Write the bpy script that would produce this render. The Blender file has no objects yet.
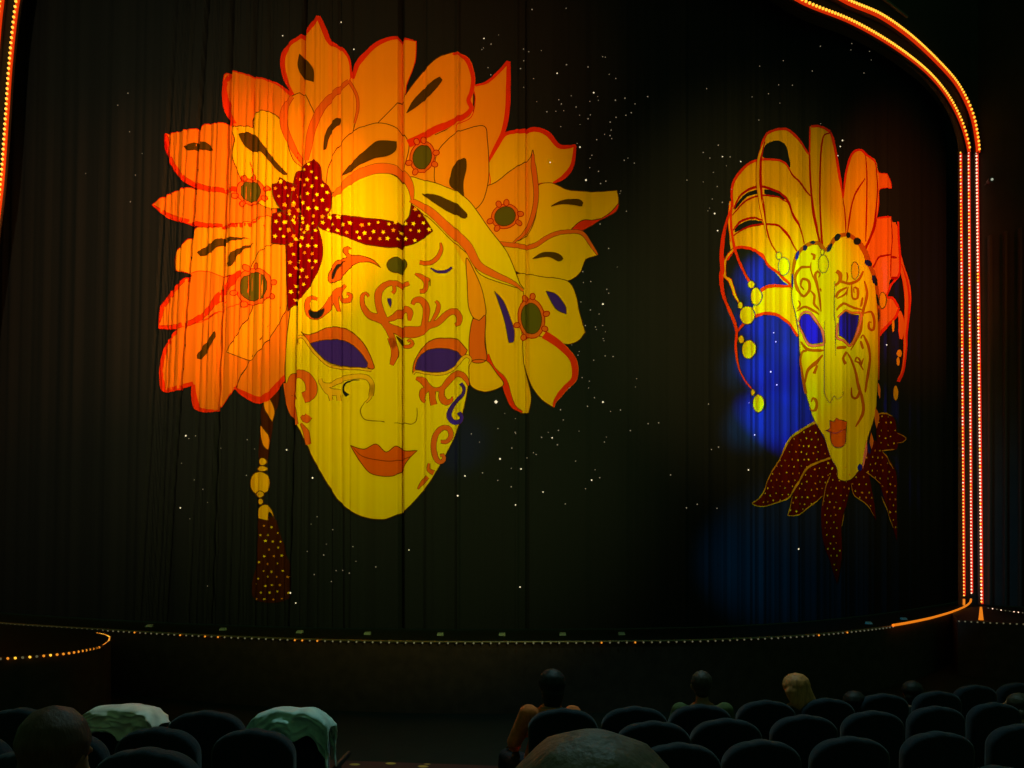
import bpy, bmesh, math, random
from mathutils import Vector, Matrix, noise as mnoise
random.seed(7)
scn = bpy.context.scene
COL = scn.collection

# ------------------------------------------------------------------ camera, world, lights, exposure
FPX = 850.0; HZ = 545.0; CZ = 2.57            # focal length in px, horizon row, camera height
cd = bpy.data.cameras.new('camera'); cam = bpy.data.objects.new('camera', cd); COL.objects.link(cam)
cam.location = (0, 0, CZ); cam.rotation_euler = (math.pi/2, 0, 0)
cd.sensor_width = 36; cd.lens = 36*FPX/1024; cd.shift_y = (HZ-384)/1024; cd.clip_start = 0.05
scn.camera = cam
scn.view_settings.view_transform = 'Standard'; scn.view_settings.look = 'None'
scn.view_settings.exposure = 0; scn.view_settings.gamma = 1; scn.view_settings.use_curve_mapping = False
w = bpy.data.worlds.new('world'); scn.world = w; w.use_nodes = True
w.node_tree.nodes['Background'].inputs[0].default_value = (0.35, 1.0, 0.40, 1)
w.node_tree.nodes['Background'].inputs[1].default_value = 0.05

# plan of the curtain: depth as a function of the direction seen from the seats
CURT = [(-160, 21.5), (-80, 19.9), (0, 18.3), (110, 16.6), (200, 15.7), (310, 15.0), (400, 14.75), (480, 14.7), (600, 14.8),
        (720, 15.3), (800, 16.15), (850, 17.2), (900, 18.8), (950, 21.4), (990, 24.3)]
def crv(tab, x):
    if x <= tab[0][0]: i = 0
    elif x >= tab[-1][0]: i = len(tab)-2
    else:
        i = 0
        while tab[i+1][0] < x: i += 1
    p1, p2 = tab[i], tab[i+1]
    p0 = tab[i-1] if i > 0 else (2*p1[0]-p2[0], 2*p1[1]-p2[1])
    p3 = tab[i+2] if i+2 < len(tab) else (2*p2[0]-p1[0], 2*p2[1]-p1[1])
    h = p2[0]-p1[0]; t = (x-p1[0])/h
    m1 = (p2[1]-p0[1])/(p2[0]-p0[0])*h; m2 = (p3[1]-p1[1])/(p3[0]-p1[0])*h
    return (2*t**3-3*t*t+1)*p1[1]+(t**3-2*t*t+t)*m1+(-2*t**3+3*t*t)*p2[1]+(t**3-t*t)*m2
def at(x, y, D): return Vector(((x-512)/FPX*D, D, CZ-(y-HZ)/FPX*D))

def spot(name, loc, tgt, power, col, ang, blend=1.0, rad=0.15):
    l = bpy.data.lights.new(name, 'SPOT'); o = bpy.data.objects.new(name, l); COL.objects.link(o)
    l.energy = power; l.color = col; l.spot_size = math.radians(ang); l.spot_blend = blend; l.shadow_soft_size = rad
    o.location = loc; d = Vector(tgt)-Vector(loc); o.rotation_euler = d.to_track_quat('-Z', 'Y').to_euler()
    return o
def cpt(x, y): return at(x, y, crv(CURT, x))
#SPOTS
spot('amber_wash', (-9, 4, 9), cpt(350, 260), 1500, (1, .56, .14), 62)
spot('amber_side', (2.5, 5, 8.5), cpt(270, 250), 1350, (1, .56, .14), 60, 1.0, .06)
spot('amber_flood', (-9, 3, 9), cpt(60, 260), 2600, (1, .60, .25), 70)
spot('yellow_face', (4, 1, 8), cpt(430, 410), 2900, (.92, .92, .20), 42)
spot('yellow_hot', (-2, 1, 9), cpt(385, 190), 900, (.92, .80, .10), 17)
spot('orange_left', (1.5, 8, 8.5), cpt(205, 240), 7500, (1, .25, .04), 34, 1.0, .06)
spot('orange_top', (1, 1, 9), cpt(420, 90), 2600, (1, .25, .04), 34)
spot('green_mask', (6, 1, 9), cpt(808, 290), 6000, (.75, 1, .2), 15)
spot('amber_mask', (3, 1, 9), cpt(800, 310), 6300, (1, .58, .12), 36)
spot('orange_mask', (10, 3, 9), cpt(905, 250), 9500, (1, .15, .02), 26)
spot('blue_eyes', (.8, 8.0, 1.9), cpt(830, 335), 2500, (.0, .02, 1), 14, 1.0)
for yy in (278, 325, 375, 425): spot('blue_curtain', (.6, 10.2, 6.2), cpt(787, yy), 42000, (.0, .014, 1), 10.5, .9, .05)
for yy in (285, 350, 415): spot('blue_beam', (-.5, 8.5, 1.9), cpt(772, yy), 10000, (.0, .45, 1), 8, 1.0)
spot('blue_low', (.6, 10.2, 2.0), cpt(850, 550), 1100, (.0, .5, 1), 30, 1.0, .05)
spot('blue_slit', (-3, 9, 1.9), cpt(459, 445), 420, (.0, .12, 1), 10)
spot('house_glow', (1, 8.6, 10.5), (1, 6.0, 0.5), 900, (.50, .95, .95), 95)

# ------------------------------------------------------------------ helpers
def srgb(r, g, b):
    f = lambda c: (c/255/12.92 if c <= 10 else ((c/255+.055)/1.055)**2.4)
    return (f(r), f(g), f(b))
MATS = {}
def mat(name, col, rough=.8, emit=None, noise=None, stretch=None, metal=0, sheen=0, spec=.3):
    if name in MATS: return MATS[name]
    m = bpy.data.materials.new(name); m.use_nodes = True; nt = m.node_tree; b = nt.nodes['Principled BSDF']
    b.inputs['Base Color'].default_value = (*col, 1); b.inputs['Roughness'].default_value = rough
    b.inputs['Metallic'].default_value = metal; b.inputs['Specular IOR Level'].default_value = spec
    if sheen: b.inputs['Sheen Weight'].default_value = sheen
    if emit:
        b.inputs['Emission Color'].default_value = (*emit[0], 1); b.inputs['Emission Strength'].default_value = emit[1]
    if noise:
        sc, amt, bump = noise
        n = nt.nodes.new('ShaderNodeTexNoise'); n.inputs['Scale'].default_value = sc; n.inputs['Detail'].default_value = 4
        mx = nt.nodes.new('ShaderNodeMix'); mx.data_type = 'RGBA'; mx.inputs[0].default_value = amt; mx.blend_type = 'MULTIPLY'
        mx.inputs[6].default_value = (*col, 1)
        tc = nt.nodes.new('ShaderNodeTexCoord')
        mp = nt.nodes.new('ShaderNodeMapping'); mp.inputs['Scale'].default_value = stretch or (1, 1, 1)
        nt.links.new(tc.outputs['Object'], mp.inputs['Vector']); nt.links.new(mp.outputs[0], n.inputs['Vector'])
        ml = nt.nodes.new('ShaderNodeMath'); ml.operation = 'MULTIPLY'; ml.inputs[1].default_value = 2.0
        nt.links.new(n.outputs['Fac'], ml.inputs[0]); nt.links.new(ml.outputs[0], mx.inputs[7])
        nt.links.new(mx.outputs[2], b.inputs['Base Color'])
        if bump:
            bp = nt.nodes.new('ShaderNodeBump'); bp.inputs['Strength'].default_value = bump; bp.inputs['Distance'].default_value = .01
            nt.links.new(n.outputs['Fac'], bp.inputs['Height']); nt.links.new(bp.outputs[0], b.inputs['Normal'])
    MATS[name] = m; return m
def link(name, me, mats, parent=None, loc=None):
    o = bpy.data.objects.new(name, me); COL.objects.link(o)
    for m in (mats if isinstance(mats, (list, tuple)) else [mats]): me.materials.append(m)
    if parent: o.parent = parent
    if loc is not None: o.location = loc
    return o
def empty(name, loc, rz=0):
    o = bpy.data.objects.new(name, None); COL.objects.link(o); o.location = loc; o.rotation_euler[2] = rz; o.empty_display_size = .1
    return o
def tag(o, label=None, cat=None, group=None, kind=None):
    if label: o['label'] = label
    if cat: o['category'] = cat
    if group: o['group'] = group
    if kind: o['kind'] = kind
    return o
def mesh_from(verts, faces, midx=None, smooth=False):
    me = bpy.data.meshes.new('m'); me.from_pydata(verts, [], faces)
    if midx: me.polygons.foreach_set('material_index', midx)
    if smooth: me.polygons.foreach_set('use_smooth', [True]*len(faces))
    me.update(); return me
def bm_mesh(bm, smooth=False):
    me = bpy.data.meshes.new('m'); bm.to_mesh(me); bm.free()
    if smooth: me.polygons.foreach_set('use_smooth', [True]*len(me.polygons))
    return me
def box(bm, c, s, rot=None):
    m = Matrix.Translation(c)
    if rot: m = m @ rot
    bmesh.ops.create_cube(bm, size=1, matrix=m @ Matrix.Diagonal((*s, 1)))
def bevel_all(bm, off, seg=3):
    bmesh.ops.bevel(bm, geom=bm.edges[:]+bm.verts[:], offset=off, segments=seg, affect='EDGES', profile=.5, clamp_overlap=True)

# ------------------------------------------------------------------ curtain surface with pleats
GX = 1.5; GY = 8.0; X0 = -150.0; Y0 = -250.0
NX = int((990-X0)/GX)+1; NY = int((660-Y0)/GY)+2
rnd = random.Random(3)
def noise1(seed, n):
    r = random.Random(seed); return [r.uniform(-1, 1) for _ in range(n)]
def sn(tab, t):
    i = math.floor(t); f = t-i; f = f*f*(3-2*f); n = len(tab); return tab[i % n]*(1-f)+tab[(i+1) % n]*f
N1, N2, N3, N4 = noise1(1, 400), noise1(2, 900), noise1(5, 200), noise1(8, 60)
#         x at y=100, x at y=380, depth, half width
CREASE = [(201, 182, .11, 2.4), (229, 219, .12, 2.6), (271, 268, .06, 2.0), (302, 294, .10, 2.4), (252, 246, .05, 2.2), (340, 341, .06, 3.0), (401, 401, .16, 3.6), (182, 168, .05, 2),
          (425, 424, .03, 2.5), (446, 446, .02, 4), (527, 527, .06, 1.8), (287, 285, .05, 2), (352, 350, .03, 2), (313, 309, .04, 3), (238, 233, .05, 2), (214, 200, .04, 2)]
_cr = random.Random(12)
for _k in range(26):
    _x = _cr.uniform(165, 335); CREASE.append((_x, _x-max(0, (330-_x))*.11, _cr.uniform(.025, .065), _cr.uniform(1.7, 2.4)))
RIDGE = [(735, .012, 3), (750, .016, 3), (762, .03, 4), (774, .014, 2.5), (788, .03, 4.5), (797, .018, 3), (815, .014, 4), (843, .014, 4), (868, .016, 4), (684, .03, 4), (707, .03, 4), (458, .06, 3.5), (517, .03, 3)]
def pleat(x, y):
    xs = x + (y-240)*0.02*max(0, min(1, (330-x)/150))
    left = max(0., min(1., (330-x)/120.))
    amp = .011+.009*left
    d = amp*sn(N1, xs/6.5) + (.005+.005*left)*sn(N2, xs/3.1) + .03*sn(N3, xs/23.)
    k = max(0, min(1, (x-690)/50.))
    if k: d = d*(1-k)+k*(.011*sn(N1, 50+xs/4.2)+.007*sn(N2, xs/2.2)+.012*sn(N3, xs/15.))
    for xa, xb, dp, hw in CREASE:
        if xa < 330: dp *= (.62 if dp < .09 else 1.25)
        c = xa+(xb-xa)*(y-100)/280.
        u = abs(x-c)/hw
        if u < 1: d -= dp*(1-u)*(1-u)*(1+2*u)
    for xc, hh, hw in RIDGE:
        u = abs(x-xc)/hw
        if u < 1: d += hh*(1-u)*(1-u)*(1+2*u)*(1 if y > 200 or x < 700 else .35)
    return d
GRID = [[pleat(X0+i*GX, Y0+j*GY) for j in range(NY+1)] for i in range(NX+1)]
DEP = [crv(CURT, X0+i*GX) for i in range(NX+2)]
def depth(x):
    f = (x-X0)/GX; i = max(0, min(NX, int(math.floor(f)))); t = f-i
    return DEP[i]*(1-t)+DEP[i+1]*t
NRM = []
for i in range(NX+2):
    x = X0+i*GX; a, b = at(x-2, 0, crv(CURT, x-2)), at(x+2, 0, crv(CURT, x+2))
    t = Vector((b.x-a.x, b.y-a.y, 0)).normalized(); NRM.append(Vector((t.y, -t.x, 0)))
EPS = .0012
def surf(x, y, lay=0.0):
    fx = (x-X0)/GX; i = max(0, min(NX-1, int(math.floor(fx)))); u = fx-i
    fy = (y-Y0)/GY; j = max(0, min(NY-1, int(math.floor(fy)))); v = fy-j
    a, b, c, e = GRID[i][j], GRID[i+1][j], GRID[i][j+1], GRID[i+1][j+1]
    d = (a+v*(c-a)+u*(e-c)) if v >= u else (a+u*(b-a)+v*(e-b))
    n = NRM[i]*(1-u)+NRM[i+1]*u
    return at(x, y, depth(x)) + n*(d+(lay+9 if lay else 0)*EPS)

def slabs(loops, rows=True, gx=GX, gy=GY):
    """even-odd fill of closed loops -> list of quads (4 xy points), cut on the pleat grid"""
    edges = []; xs = set()
    for lp in loops:
        n = len(lp)
        for k in range(n):
            a, b = lp[k], lp[(k+1) % n]; xs.add(round(a[0], 3))
            if abs(a[0]-b[0]) > 1e-6: edges.append((a, b) if a[0] < b[0] else (b, a))
    lo, hi = min(xs), max(xs)
    g = math.ceil((lo-X0)/gx)
    while X0+g*gx < hi: xs.add(round(X0+g*gx, 3)); g += 1
    xs = sorted(xs); out = []
    edges.sort(key=lambda e: e[0][0]); act = []; ei = 0
    for k in range(len(xs)-1):
        xa, xb = xs[k], xs[k+1]
        if xb-xa < .002: continue
        xm = (xa+xb)/2
        while ei < len(edges) and edges[ei][0][0] <= xm: act.append(edges[ei]); ei += 1
        act = [e for e in act if e[1][0] >= xm]
        cr = []
        for (p, q) in act:
            s = (q[1]-p[1])/(q[0]-p[0])
            cr.append((p[1]+s*(xm-p[0]), p[1]+s*(xa-p[0]), p[1]+s*(xb-p[0])))
        cr.sort()
        for m in range(0, len(cr)-1, 2):
            t, b = cr[m], cr[m+1]
            if b[0]-t[0] < .01: continue
            if not rows: out.append(((xa, t[1]), (xb, t[2]), (xb, b[2]), (xa, b[1]))); continue
            # split along rows: use fractions common to both sides
            ymin, ymax = t[0], b[0]
            cuts = [0.0]; j = math.ceil((ymin-Y0)/gy)
            while Y0+j*gy < ymax-.01:
                fr = (Y0+j*gy-ymin)/(ymax-ymin)
                if .001 < fr < .999: cuts.append(fr)
                j += 1
            cuts.append(1.0)
            for c in range(len(cuts)-1):
                f0, f1 = cuts[c], cuts[c+1]
                out.append(((xa, t[1]+(b[1]-t[1])*f0), (xb, t[2]+(b[2]-t[2])*f0), (xb, t[2]+(b[2]-t[2])*f1), (xa, t[1]+(b[1]-t[1])*f1)))
    return out

CROPS = dict(A1=(140, 10, .25391), A2=(370, 10, .25391), A3=(140, 200, .25391), A4=(370, 200, .25391), A5=(140, 380, .25391), A6=(370, 350, .25391),
    B1=(140, 10, .3418), C2=(300, 130, .14648), C3=(220, 130, .11719), C4=(290, 230, .09766), C5=(350, 250, .12695), C6=(280, 310, .11719),
    C7=(380, 330, .09766), C8=(380, 400, .09766), D8=(490, 160, .13672), E1=(710, 120, .20313), E2=(710, 260, .20313), E3=(710, 400, .20313),
    F1=(785, 225, .11719), F2=(785, 300, .11719), F3=(785, 380, .12695), F4=(845, 120, .15625), F5=(850, 230, .13672), F6=(235, 375, .15625),
    F7=(235, 490, .15625), P=(0, 0, 1))
def parse(s):
    pts = []; c = CROPS['P']; scl = 1
    for tok in s.split():
        if tok[0] == '@': c = CROPS[tok[1:]]; continue
        corner = tok.endswith('*'); x, y = tok.rstrip('*').split(',')
        pts.append((c[0]+float(x)*c[2], c[1]+float(y)*c[2], corner))
    return pts, c[2]
def smooth(pts, closed, step=2.2):
    n = len(pts); out = []
    rng = n if closed else n-1
    for i in range(rng):
        p1, p2 = pts[i], pts[(i+1) % n]
        p0 = pts[i-1] if (closed or i > 0) else p1
        p3 = pts[(i+2) % n] if (closed or i+2 < n) else p2
        if p1[2]: p0 = p1
        if p2[2]: p3 = p2
        L = math.hypot(p2[0]-p1[0], p2[1]-p1[1]); k = max(1, int(L/step))
        m1 = ((p2[0]-p0[0])/2, (p2[1]-p0[1])/2); m2 = ((p3[0]-p1[0])/2, (p3[1]-p1[1])/2)
        l1 = math.hypot(*m1) or 1; l2 = math.hypot(*m2) or 1
        s1 = min(1, L/l1); s2 = min(1, L/l2)
        m1 = (m1[0]*s1, m1[1]*s1); m2 = (m2[0]*s2, m2[1]*s2)
        for a in range(k):
            t = a/k
            h = (2*t**3-3*t*t+1, t**3-2*t*t+t, -2*t**3+3*t*t, t**3-t*t)
            out.append((h[0]*p1[0]+h[1]*m1[0]+h[2]*p2[0]+h[3]*m2[0], h[0]*p1[1]+h[1]*m1[1]+h[2]*p2[1]+h[3]*m2[1]))
    if not closed: out.append((pts[-1][0], pts[-1][1]))
    return out
def ribbon(pl, wf):
    """quads loop of an open polyline with width function wf(t) in px -> closed loop"""
    n = len(pl); L, R = [], []
    for i, p in enumerate(pl):
        a, b = pl[max(0, i-1)], pl[min(n-1, i+1)]
        tx, ty = b[0]-a[0], b[1]-a[1]; l = math.hypot(tx, ty) or 1
        h = wf(i/(n-1))/2; L.append((p[0]-ty/l*h, p[1]+tx/l*h)); R.append((p[0]+ty/l*h, p[1]-tx/l*h))
    return L, R
def ribbon_quads(pl, wf, closed=False):
    if closed: pl = pl+[pl[0], pl[1]]
    L, R = ribbon(pl, wf); out = []
    for i in range(len(pl)-1):
        q = [L[i], L[i+1], R[i+1], R[i]]
        # guard against bow-ties
        out += slabs([q], rows=False)
    return out
class Piece:
    def __init__(s): s.v = []; s.f = []; s.mi = []
    def quads(s, qs, lay, mi):
        for q in qs:
            b = len(s.v); pts = []
            for p in q: pts.append(tuple(surf(p[0], p[1], lay)))
            a = [pts[0]]
            for p in pts[1:]:
                if (Vector(p)-Vector(a[-1])).length > 1e-5: a.append(p)
            if len(a) > 2 and (Vector(a[0])-Vector(a[-1])).length < 1e-5: a.pop()
            if len(a) < 3: continue
            s.v += a; s.f.append(tuple(reversed(range(b, b+len(a))))); s.mi.append(mi)
    def build(s, name, mats, parent):
        return link(name, mesh_from(s.v, s.f, s.mi), mats, parent)
def prof(w):
    """width profile list -> function"""
    if not isinstance(w, (list, tuple)): w = [w*.45, w, w, w, w*.45]
    def f(t):
        k = t*(len(w)-1); i = min(len(w)-2, int(k)); u = k-i; return w[i]*(1-u)+w[i+1]*u
    return f
PAINT = {}
def paint(name, col):
    if name not in PAINT: PAINT[name] = mat('paint_'+name, col, rough=.8, spec=.0)
    return PAINT[name]
LOOPS = []
def FILL(parent, name, color, s, lay, line='line', lw=.55, label=None):
    p, _ = parse(s); loop = smooth(p, True); pc = Piece(); LOOPS.append(loop)
    pc.quads(slabs([loop]), lay, 0)
    if line: pc.quads(ribbon_quads(loop, lambda t: lw*1.5, True), lay+.45, 1)
    o = pc.build(name, [PAINT[color], PAINT[line or 'line']], parent)
    if label: o['label'] = label
    return o
def STROKES(parent, name, color, strokes, lay, line='line', lw=.55, label=None):
    """list of (path string, width px or profile)"""
    pc = Piece()
    sm = [(smooth(parse(s)[0], False, 1.6), prof(wd)) for s, wd in strokes]
    if line:
        for pl, wf in sm: pc.quads(ribbon_quads(pl, lambda t, wf=wf: wf(t)+lw*1.6), lay, 1)
    for k, (pl, wf) in enumerate(sm): pc.quads(ribbon_quads(pl, wf), lay+.45+.03*k, 0)
    o = pc.build(name, [PAINT[color], PAINT[line or 'line']], parent)
    if label: o['label'] = label
    return o
def ELL(cx, cy, rx, ry, n=22, ang=0):
    ca, sa = math.cos(ang), math.sin(ang)
    return [(cx+rx*math.cos(t)*ca-ry*math.sin(t)*sa, cy+rx*math.cos(t)*sa+ry*math.sin(t)*ca) for t in [2*math.pi*k/n for k in range(n)]]
def ELLS(parent, name, color, lst, lay, line='line', lw=.6):
    """list of (crop, cx, cy, rx, ry[, ang])"""
    pc = Piece()
    for e in lst:
        c = CROPS[e[0]]; lp = ELL(c[0]+e[1]*c[2], c[1]+e[2]*c[2], e[3]*c[2], e[4]*c[2], ang=(e[5] if len(e) > 5 else 0))
        pc.quads(slabs([lp], rows=False), lay, 0)
        if line: pc.quads(ribbon_quads(lp, lambda t: lw*1.4, True), lay+.45, 1)
    return pc.build(name, [PAINT[color], PAINT[line or 'line']], parent)
def inside(loop, x, y):
    c = False; n = len(loop)
    for i in range(n):
        a, b = loop[i], loop[i-1]
        if (a[1] > y) != (b[1] > y) and x < (b[0]-a[0])*(y-a[1])/(b[1]-a[1])+a[0]: c = not c
    return c
def star_loop(cx, cy, r, a0, sx=1):
    return [(cx+sx*(r if k % 2 == 0 else r*.48)*math.cos(a0+k*math.pi/5), cy+(r if k % 2 == 0 else r*.48)*math.sin(a0+k*math.pi/5)) for k in range(10)]
def STARS(parent, s_list, lay, sp, r, seed, sx=1):
    rr = random.Random(seed); pcs = Piece()
    for s in s_list:
        loop = smooth(parse(s)[0], True)
        x0, x1 = min(p[0] for p in loop), max(p[0] for p in loop); y0, y1 = min(p[1] for p in loop), max(p[1] for p in loop)
        y = y0+sp*.4; row = 0
        while y < y1:
            x = x0+(row % 2)*sp*sx*.5
            while x < x1:
                cx, cy = x+rr.uniform(-1, 1)*sp*.16*sx, y+rr.uniform(-1, 1)*sp*.16
                if inside(loop, cx, cy) and inside(loop, cx-r*sx, cy) and inside(loop, cx+r*sx, cy):
                    pcs.quads(slabs([star_loop(cx, cy, r*rr.uniform(.75, 1.1), rr.uniform(0, 6.28), sx)], rows=False), lay, rr.choice([0, 0, 1]))
                x += sp*sx
            y += sp*.86; row += 1
    return tag(pcs.build('star_pattern', [PAINT['star'], PAINT['starb']], parent), kind='stuff')

# ------------------------------------------------------------------ paints of the masks
paint('line', (.10, .035, .004)); paint('black', (.014, .019, .026))
paint('petal', (.84, .335, .005)); paint('petal_o', (.80, .215, .008)); paint('petal_y', (.80, .50, .0)); paint('face', (.80, .66, .0))
paint('red', (.75, .035, .0)); paint('orange', (.72, .14, .008)); paint('band', (.78, .17, .01))
paint('spot', (.075, .042, .002)); paint('olive', (.10, .10, .008)); paint('eye', (.05, .022, .38)); paint('scarf', (.15, .001, .002))
paint('star', (.9, .75, .0)); paint('starb', (.8, .36, .0)); paint('lips', (.72, .12, .0)); paint('tassel', (.055, .014, .002))
paint('tan', (.80, .50, .01)); paint('lipline', (.25, .03, .005)); paint('gold', (.85, .45, .0)); paint('curl', (.46, .11, .0))
paint('feather', (.80, .46, .0)); paint('feather_o', (.85, .22, .015)); paint('redline', (.40, .006, .0)); paint('eyeb', (.02, .012, .09))
paint('collar', (.09, .005, .0)); paint('goldline', (.55, .30, .0)); paint('face_g', (.80, .66, .0)); paint('noseline', (.16, .10, .005))

curtain = empty('stage_curtain', at(480, 0, 14.7)); curtain.location.z = 1.1
bpy.context.view_layer.update()
inv = Matrix.Translation(-curtain.location)
tag(curtain, 'black pleated stage curtain printed with two giant carnival masks', 'curtain')
def hold(name):                       # a part of the curtain that groups its painted pieces
    return None

# cloth
vs = []; fs = []
rowsY = [Y0+j*GY for j in range(NY)]
for i in range(NX):
    x = X0+i*GX; D = depth(x); yb = HZ+1.455*FPX/D
    for y in rowsY: vs.append(tuple(surf(x, min(y, yb), 0)))
n = len(rowsY)
for i in range(NX-1):
    for j in range(n-1):
        x = X0+i*GX
        if rowsY[j] > HZ+1.47*FPX/depth(x)+1: continue
        a = i*n+j; fs += [(a, a+1, a+n+1), (a, a+n+1, a+n)]
m_curt = mat('curtain_cloth', (.014, .019, .026), rough=.8, spec=.0)
cloth = link('cloth', mesh_from(vs, fs), m_curt, curtain); cloth.matrix_parent_inverse = inv

ORIG_LINK = link
def link(name, me, mats, parent=None, loc=None):
    o = ORIG_LINK(name, me, mats, parent, loc)
    return o
def painted(name, label):             # a printed mask: its face is the part, everything else on it a sub-part
    pass

# ================================================================== LEFT MASK
FACE1 = '@P 285,378 @A5 590,110 640,220 700,340 780,470 840,522 900,545 960,549 @A6 80,660 140,630 230,530 290,430 340,330 370,230 390,120 398,40 @P 471,345 473,319 469,300 468,284 466,258 440,215 400,190 340,190 300,230 292,300 286,350'
M1 = FILL(None, 'flower_mask', 'face', FACE1, 8, label='large yellow mask with petal headdress printed on the curtain')
M1.parent = curtain; M1.matrix_parent_inverse = inv
def Z1(o): return o
K = M1
def F(name, col, s, lay, **k):
    o = FILL(None, name, col, s, lay, **k); o.parent = K; return o
def T(name, col, st, lay, **k):
    # strokes that touch form one piece; the others become pieces of their own
    wf = 1.15 if (K is M1 and name == 'flourish') else 1.22 if name == 'petal_edge' else 1.35 if (K is not M1 and col == 'curl' and name == 'flourish') else 1
    st = [(p, ([q*wf for q in wd] if isinstance(wd, list) else wd*wf)) for p, wd in st]
    pls = [smooth(parse(p)[0], False, 3) for p, _ in st]; grp = list(range(len(st)))
    def touch(a, b): return any((p[0]-q[0])**2+(p[1]-q[1])**2 < 36 for p in pls[a] for q in pls[b])
    for a in range(len(st)):
        for b in range(a):
            if grp[a] != grp[b] and touch(a, b):
                g = grp[a]; grp = [grp[b] if x == g else x for x in grp]
    for g in sorted(set(grp)):
        o = STROKES(None, name, col, [s_ for s_, x in zip(st, grp) if x == g], lay, **k); o.parent = K
    return o
def E(name, col, st, lay, **k):
    for e in st:
        o = ELLS(None, name, col, [e], lay, **k); o.parent = K
    return o
def STR(*a, **k):
    o = STARS(None, *a, **k); o.parent = K; return o

# back petals
F('petal', 'petal', '@B1 445,250 420,190 415,140 435,100 475,75 500,45 522,18 540,45 550,85 585,110 612,140 618,190 605,240 560,330 480,350', 1, line='red')
T('petal_edge', 'red', [('@B1 452,252 425,200 418,140 440,100 480,72 505,42 522,20', [1, 3.5, 4, 3, 3, 3.5]), ('@B1 522,20 540,60 556,95 595,118 614,150 617,195', [3.5, 4.5, 3, 2, 1])], 2, line=None)
F('petal', 'petal', '@B1 620,190 640,150 680,105 730,80 808,92* 805,150 780,220 775,250 720,330 640,370 600,380 560,340 600,250', 1.6, line='red')
T('petal_edge', 'red', [('@B1 621,200 640,152 680,108 735,82 800,89', [4, 4, 4, 3, 1])], 2.6, line=None)
F('petal', 'petal', '@B1 775,250 800,215 850,160 900,130 950,135 975,180 975,230 970,300 930,330 860,370 790,385 770,400 690,345 700,325', 2.2)
T('petal_edge', 'red', [('@B1 915,131 955,145 974,195 970,240 961,265 969,290 940,318 860,356 785,392', [1, 3.6, 3, 3, 3.4, 4.4, 5.4, 6, 6.5])], 5.6, line='orange')
F('petal', 'petal', '@A2 410,300 460,285 510,240 545,205* 548,300 545,400 530,480 500,540 465,600 470,690 380,690 340,470 400,420 415,350', 1, line='red')
T('petal_edge', 'red', [('@A2 415,300 465,282 515,238 545,207', [1, 2.5, 2.5, 3]), ('@A2 546,207 545,300 541,400 525,480 492,545 468,600', [3, 4, 4, 4, 3, 1])], 1.9, line=None)
F('petal', 'petal_y', '@A2 465,600 520,500 570,480 640,468 700,485 740,530 810,530* 800,600 770,660 720,685 660,690 650,850 560,960 430,800', .8, line='red')
T('petal_edge', 'red', [('@A2 470,590 525,498 580,482 655,470 700,490 745,538 808,533', [2, 4, 3, 4, 4, 4, 2]), ('@A2 808,533 797,610 765,655 720,683', [2, 3, 4, 1])], 1.5, line=None)
F('petal', 'petal_y', '@D8 350,190 430,170 500,190 560,215 700,228 925,228* 937,300 920,370 860,405 800,445 700,500 660,522 590,520 450,550 350,610 250,650 180,620 290,500 340,350', 2.2)
F('petal_edge', 'red', '@D8 590,522 620,480 680,440 800,430 880,385 936,325 918,385 800,445 660,525', 3.0)
F('petal', 'petal_y', '@A4 500,170 570,185 640,180 700,145 760,125 830,130 870,175 897,217* 850,235 825,290 770,320 690,305 590,290 530,260', 3)
T('petal_edge', 'orange', [('@A4 505,172 570,182 640,182 700,148 760,127 830,128 868,170 897,215', [3, 3.6, 3.6, 3.4, 3, 3, 3, 1])], 3.9)
F('petal', 'petal', '@P 425,215 432,198 448,190 490,185 510,172 530,158 533,150 536,180 537,205 534,222 526,236 512,244 498,245 480,240', 3.4)
T('petal_edge', 'orange', [('@P 533,154 @D8 315,20 330,140 338,250 328,350 295,460 240,550 170,612', [1.5, 4, 4, 3.8, 3.6, 3.2, 2.5, 1])], 4.4)
F('petal', 'petal_y', '@A4 590,290 690,305 780,320 810,370 825,440 848,520* 820,555 770,568 700,545 600,560 580,450 560,330', 3.8)
F('petal', 'petal_y', '@A4 600,560 640,535 700,545 765,580 812,640 812,700 770,745 735,775 722,818* 680,790 640,740 620,690 600,620', 4.4)
T('petal_edge', 'red', [('@A4 685,530 750,575 800,630 805,700 765,745 730,790 722,816', [6, 6, 5, 5, 4, 4, 1])], 5.4, line='orange')
F('petal', 'petal_y', '@A4 415,290 500,310 600,350 590,450 600,540 605,640 620,700 635,780 625,838* 590,838 560,790 545,730 510,690 470,640 455,560 450,450', 5)
T('petal_edge', 'red', [('@A4 458,610 480,665 525,712 545,770 565,815 600,836', [4, 5, 5, 5, 4, 1])], 5.9)
F('petal', 'petal', '@A4 380,230 415,290 440,350 455,420 455,455 430,475 405,462 388,420 383,330', 8.8)
F('petal', 'orange', '@A4 405,468 430,475 455,455 452,560 458,632 400,636 390,560', 9.4)
F('petal', 'petal_y', '@A4 398,636 458,634 500,685 527,725 500,745 450,756 400,735 390,690', 9)
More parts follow.
